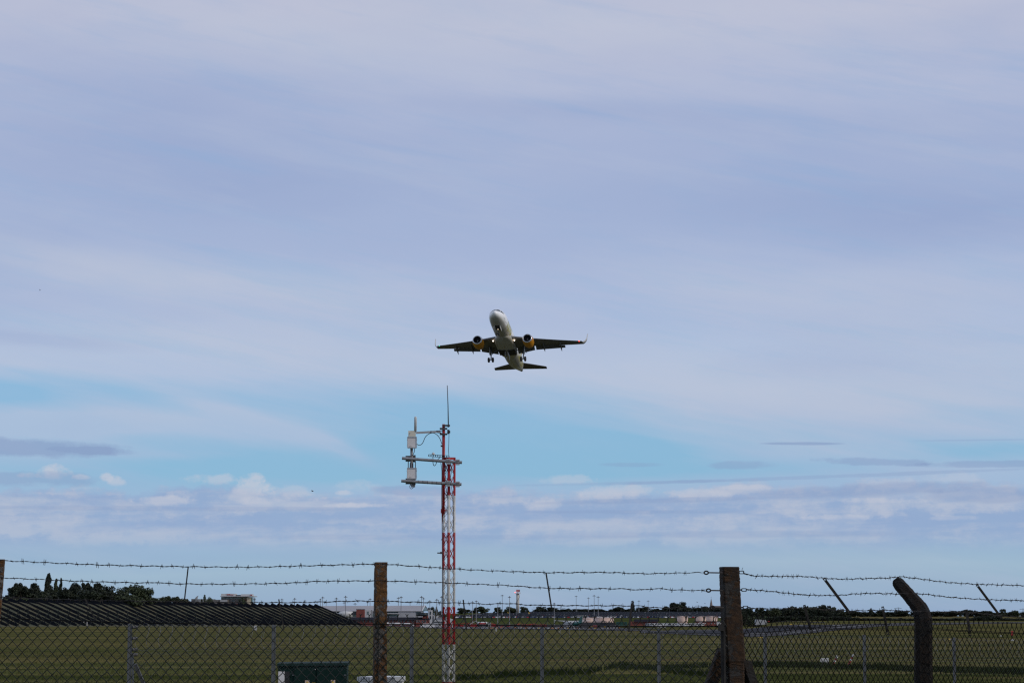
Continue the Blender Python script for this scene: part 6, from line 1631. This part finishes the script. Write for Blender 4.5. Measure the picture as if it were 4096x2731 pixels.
# thick corner post
t0 = on_near(2916.5, 2266, -.075); m0 = on_near(2938, 2640, -.075); b0 = on_near(2937, 2731, -.075); b0g = Vector((b0.x, b0.y, gz))
rough_post([(t0, .0655, .065, D1), (on_near(2922,2400,-.075), .068, .066, D1), (on_near(2937.5,2643,-.075), .0735, .07, D1), (on_near(2936,2646,-.075), .066, .07, D1), (b0, .066, .07, D1), (b0g, .068, .07, D1)], near, M['conc_dark'], seed=8, n_up=125, bev=.18, label='thick dark corner post with orange lichen')
# raking struts
s0, s1 = on_near(2896, 2590, -.06), on_near(2846, 2731, -.06); s1 = s0+(s1-s0)*2.6
rough_post([(s0, .045, .045, D1), (s1, .048, .05, D1)], near, M['conc_dark'], 'raking_strut', 40, 11)
s0 = on_side(2972, 2640, -.03); s1 = on_side(2999, 2731, -.03)+Vector((0,0,0)); s1 = s0+(s1-s0)*4
rough_post([(s0, .045, .05, D2), (s1, .048, .05, D2)], side, M['conc_black'], 'raking_strut', 50, 12)
# cranked post of the side run
hz = 3694
trunk_b = on_side(hz, 2731, -.09); trunk_g = Vector((trunk_b.x, trunk_b.y, gz)); elbow = on_side(3693, 2478, -.09)
tw_ = Vector((-N2.x, -N2.y, 0))
tip = P(3584, 2325, elbow.y+.10)
mid = P(3680, 2432, elbow.y+.02)
acr = Vector((1, 0, 0))
def perp(a, b): d_ = (Vector(b)-Vector(a)).normalized(); return Vector((abs(d_.z), 0, -d_.x*math.copysign(1, d_.z) if d_.z else 0)).normalized()
pa = perp(mid, tip); pa = Vector((.80, 0, .60)).normalized()
rough_post([(trunk_g, .0735, .07, acr), (trunk_b, .070, .07, acr), (elbow, .068, .066, acr), (P(3688, 2456, elbow.y+.01), .067, .064, (.96,0,.26)), (mid, .060, .06, Vector((.86,0,.48))), (P(3640,2385,elbow.y+.05), .052, .056, pa), (P(3596,2335,elbow.y+.09), .048, .054, pa), (P(3587,2325,elbow.y+.1), .042, .05, pa), (P(3581,2317,elbow.y+.105), .026, .036, pa)],
           side, M['conc_black'], 'cranked_concrete_post', 120, 21, bev=.45, label='dark concrete post bent over at the top')

# straining bar and eye bolts at the corner
m = MB(); m.bar(on_near(2888, 2512, .03), Vector((on_near(2893,2731,.03).x, on_near(2893,2731,.03).y, gz)), .022, .03); m.bar(on_near(2897, 2512, .05), Vector((on_near(2902,2731,.05).x, on_near(2902,2731,.05).y, gz)), .014, .01); sb = m.build('straining_bar', M['bar'], near)
m = MB(); m.box(on_near(2884, 2508, .04), (.042,.05,.052)); m.box(on_near(2884, 2498, .04), (.030,.03,.012)); m.build('bar_bracket', M['bar'], sb)
def eyebolt(x, y, x1, dark=False):
    m = MB(); c = on_near(x, y, .03); rr = .0115
    m.tube([c+Vector((rr*math.cos(k*math.pi/9)*1.35, 0, rr*math.sin(k*math.pi/9))) for k in range(19)], .0058, 7)
    m.tube([c+Vector((rr*1.2, 0, 0)), on_near(x1, y+1, .0)], .0052, 7); m.build('eye_bolt', M['wire'], near)
    m = MB(); m.tube([c+Vector((-rr,0,.004)), c+Vector((-.03,0,.006)), c+Vector((-.055,0,0)), c+Vector((-.03,0,-.008)), c+Vector((-rr,0,-.004))], .0013, 4); m.build('wire_loop', M['wire'], near)
eyebolt(2825, 2289, 2890); eyebolt(2834, 2360, 2890); eyebolt(2851, 2429, 2895)
for x, y in ((2966, 2288), (2976, 2358), (2982, 2428)):
    m = MB(); a = on_side(x-9, y-5, .02); w_ = .034; h_ = .020
    c = on_side(x, y, .02)
    for p, q in (((-1,-1),(1,-1)), ((1,-1),(1,1)), ((1,1),(-1,1)), ((-1,1),(-1,-1))): m.bar(c+Vector((p[0]*w_/2, 0, p[1]*h_/2)), c+Vector((q[0]*w_/2, 0, q[1]*h_/2)), .006, .02)
    m.bar(c-Vector((.035,0,0)), c-Vector((w_/2,0,0)), .010, .012)
    if y < 2300: m.bar(c+Vector((.004,0,.01)), c+Vector((.006,0,.030)), .003, .003); m.bar(c+Vector((.006,0,.030)), c+Vector((.012,0,.036)), .003, .003)
    m.build('tension_bracket', M['wire'], side)
# flat steel bars threaded on the wires
def dropper(owner, f, x0, y0, x1, y1, w, off=0.075, tube_=False):
    a, b = f(x0, y0, off), f(x1, y1, off); k = (a-Vector((0,0,EYE))).length/FPX; ww = w*k
    m = MB(); d_ = (b-a).normalized(); n_ = Vector((0,1,0)); sd = d_.cross(n_).normalized()
    L_ = (b-a).length; hl = .014
    def strip(s0, s1, o0, o1): m.bar(a+d_*s0+sd*(o0+o1)/2, a+d_*s1+sd*(o0+o1)/2, abs(o1-o0), .004)
    if w < 7: strip(0, L_, -ww/2, ww/2)
    else:      # a hole near each end
        e = ww*.45; strip(0, e, -ww/2, ww/2); strip(L_-e, L_, -ww/2, ww/2); strip(e+hl, L_-e-hl, -ww/2, ww/2)
        for s0 in (e, L_-e-hl): strip(s0, s0+hl, -ww/2, -ww*.2); strip(s0, s0+hl, ww*.2, ww/2)
    m.build('dropper_bar', M['bar'], owner)
for a in [(753,2264,738,2398,5.0),(339,2392,382,2479,5),(1115,2395,1136,2516,5),(1853,2397,1866,2519,5.5),(2184,2289,2206,2430,6.0),(2528,2403,2515,2525,7.5),(2534,2405,2526,2440,5)]: dropper(near, on_near, *a)
for x0, y0, x1, y1, w, off in [(3295,2311,3400,2451,11,-.20),(3217,2418,3246,2531,10,0),(3530,2424,3552,2538,10,0),(3865,2436,3881,2542,10.5,0),(3907,2337,4005,2469,9.5,-.22)]: dropper(side, on_side, x0, y0, x1, y1, w, off)

# ------------------------------------------------------------------ rough grass standing in the field
def tufts(name, spots, m_, hmin, hmax, seed, kind='stuff'):
    r = np.random.RandomState(seed); n = len(spots); vs = np.zeros((n*3, 3)); 
    P0 = np.array(spots); a = r.uniform(0, math.pi, n); h = r.uniform(hmin, hmax, n); w = r.uniform(.02, .05, n)*1.2; ln = r.uniform(-.35, .35, n)
    dx_, dy_ = np.cos(a)*w, np.sin(a)*w*.3
    vs[0::3] = P0+np.stack([-dx_, -dy_, np.zeros(n)-.03], 1); vs[1::3] = P0+np.stack([dx_, dy_, np.zeros(n)-.03], 1); vs[2::3] = P0+np.stack([ln*h, dy_, h], 1)
    me = bpy.data.meshes.new(name); me.vertices.add(n*3); me.vertices.foreach_set('co', vs.ravel()); me.loops.add(n*3); me.loops.foreach_set('vertex_index', np.arange(n*3)); me.polygons.add(n); me.polygons.foreach_set('loop_start', np.arange(0, n*3, 3)); me.polygons.foreach_set('loop_total', np.full(n, 3)); me.update(calc_edges=True)
    me.materials.append(m_); o = bpy.data.objects.new(name, me); C.objects.link(o); o['kind'] = kind; return o

M['blade2'] = mat('dark_rushes', (.016,.024,.008), (.030,.040,.014), .6, .9, spec=0)
r_ = random.Random(5); sp_ = []
for _ in range(40000):
    Y = 96*math.exp(r_.random()*1.25); u = r_.uniform(-.23, .23)
    x = u*Y
    sp_.append((x, Y, H(x, Y)))
tufts('grass_tufts', sp_, M['grass'], .04, .12, 3)
sp_ = []
def clumpline(pts, n, spread):
    for _ in range(n):
        k = r_.randrange(len(pts)-1); f = r_.random(); x = pts[k][0]+(pts[k+1][0]-pts[k][0])*f; y = pts[k][1]+(pts[k+1][1]-pts[k][1])*f + r_.gauss(0, spread)
        q = G(x, y, 90, 400); 
        if math.sin(q.x*.9)+math.sin(q.x*2.3+1)+r_.gauss(0, .8) > -1.0: sp_.append((q.x, q.y, q.z))
clumpline([(1830,2718),(2050,2700),(2350,2690),(2500,2660),(2700,2690),(2900,2705)], 3000, 3.5)
clumpline([(2900,2660),(3200,2664),(3500,2672),(3750,2684),(4150,2692)], 9000, 2.6)
clumpline([(2480,2676),(2750,2668),(3000,2660)], 1300, 2.5)
tufts('rushes', sp_, M['blade2'], .12, .34, 9)
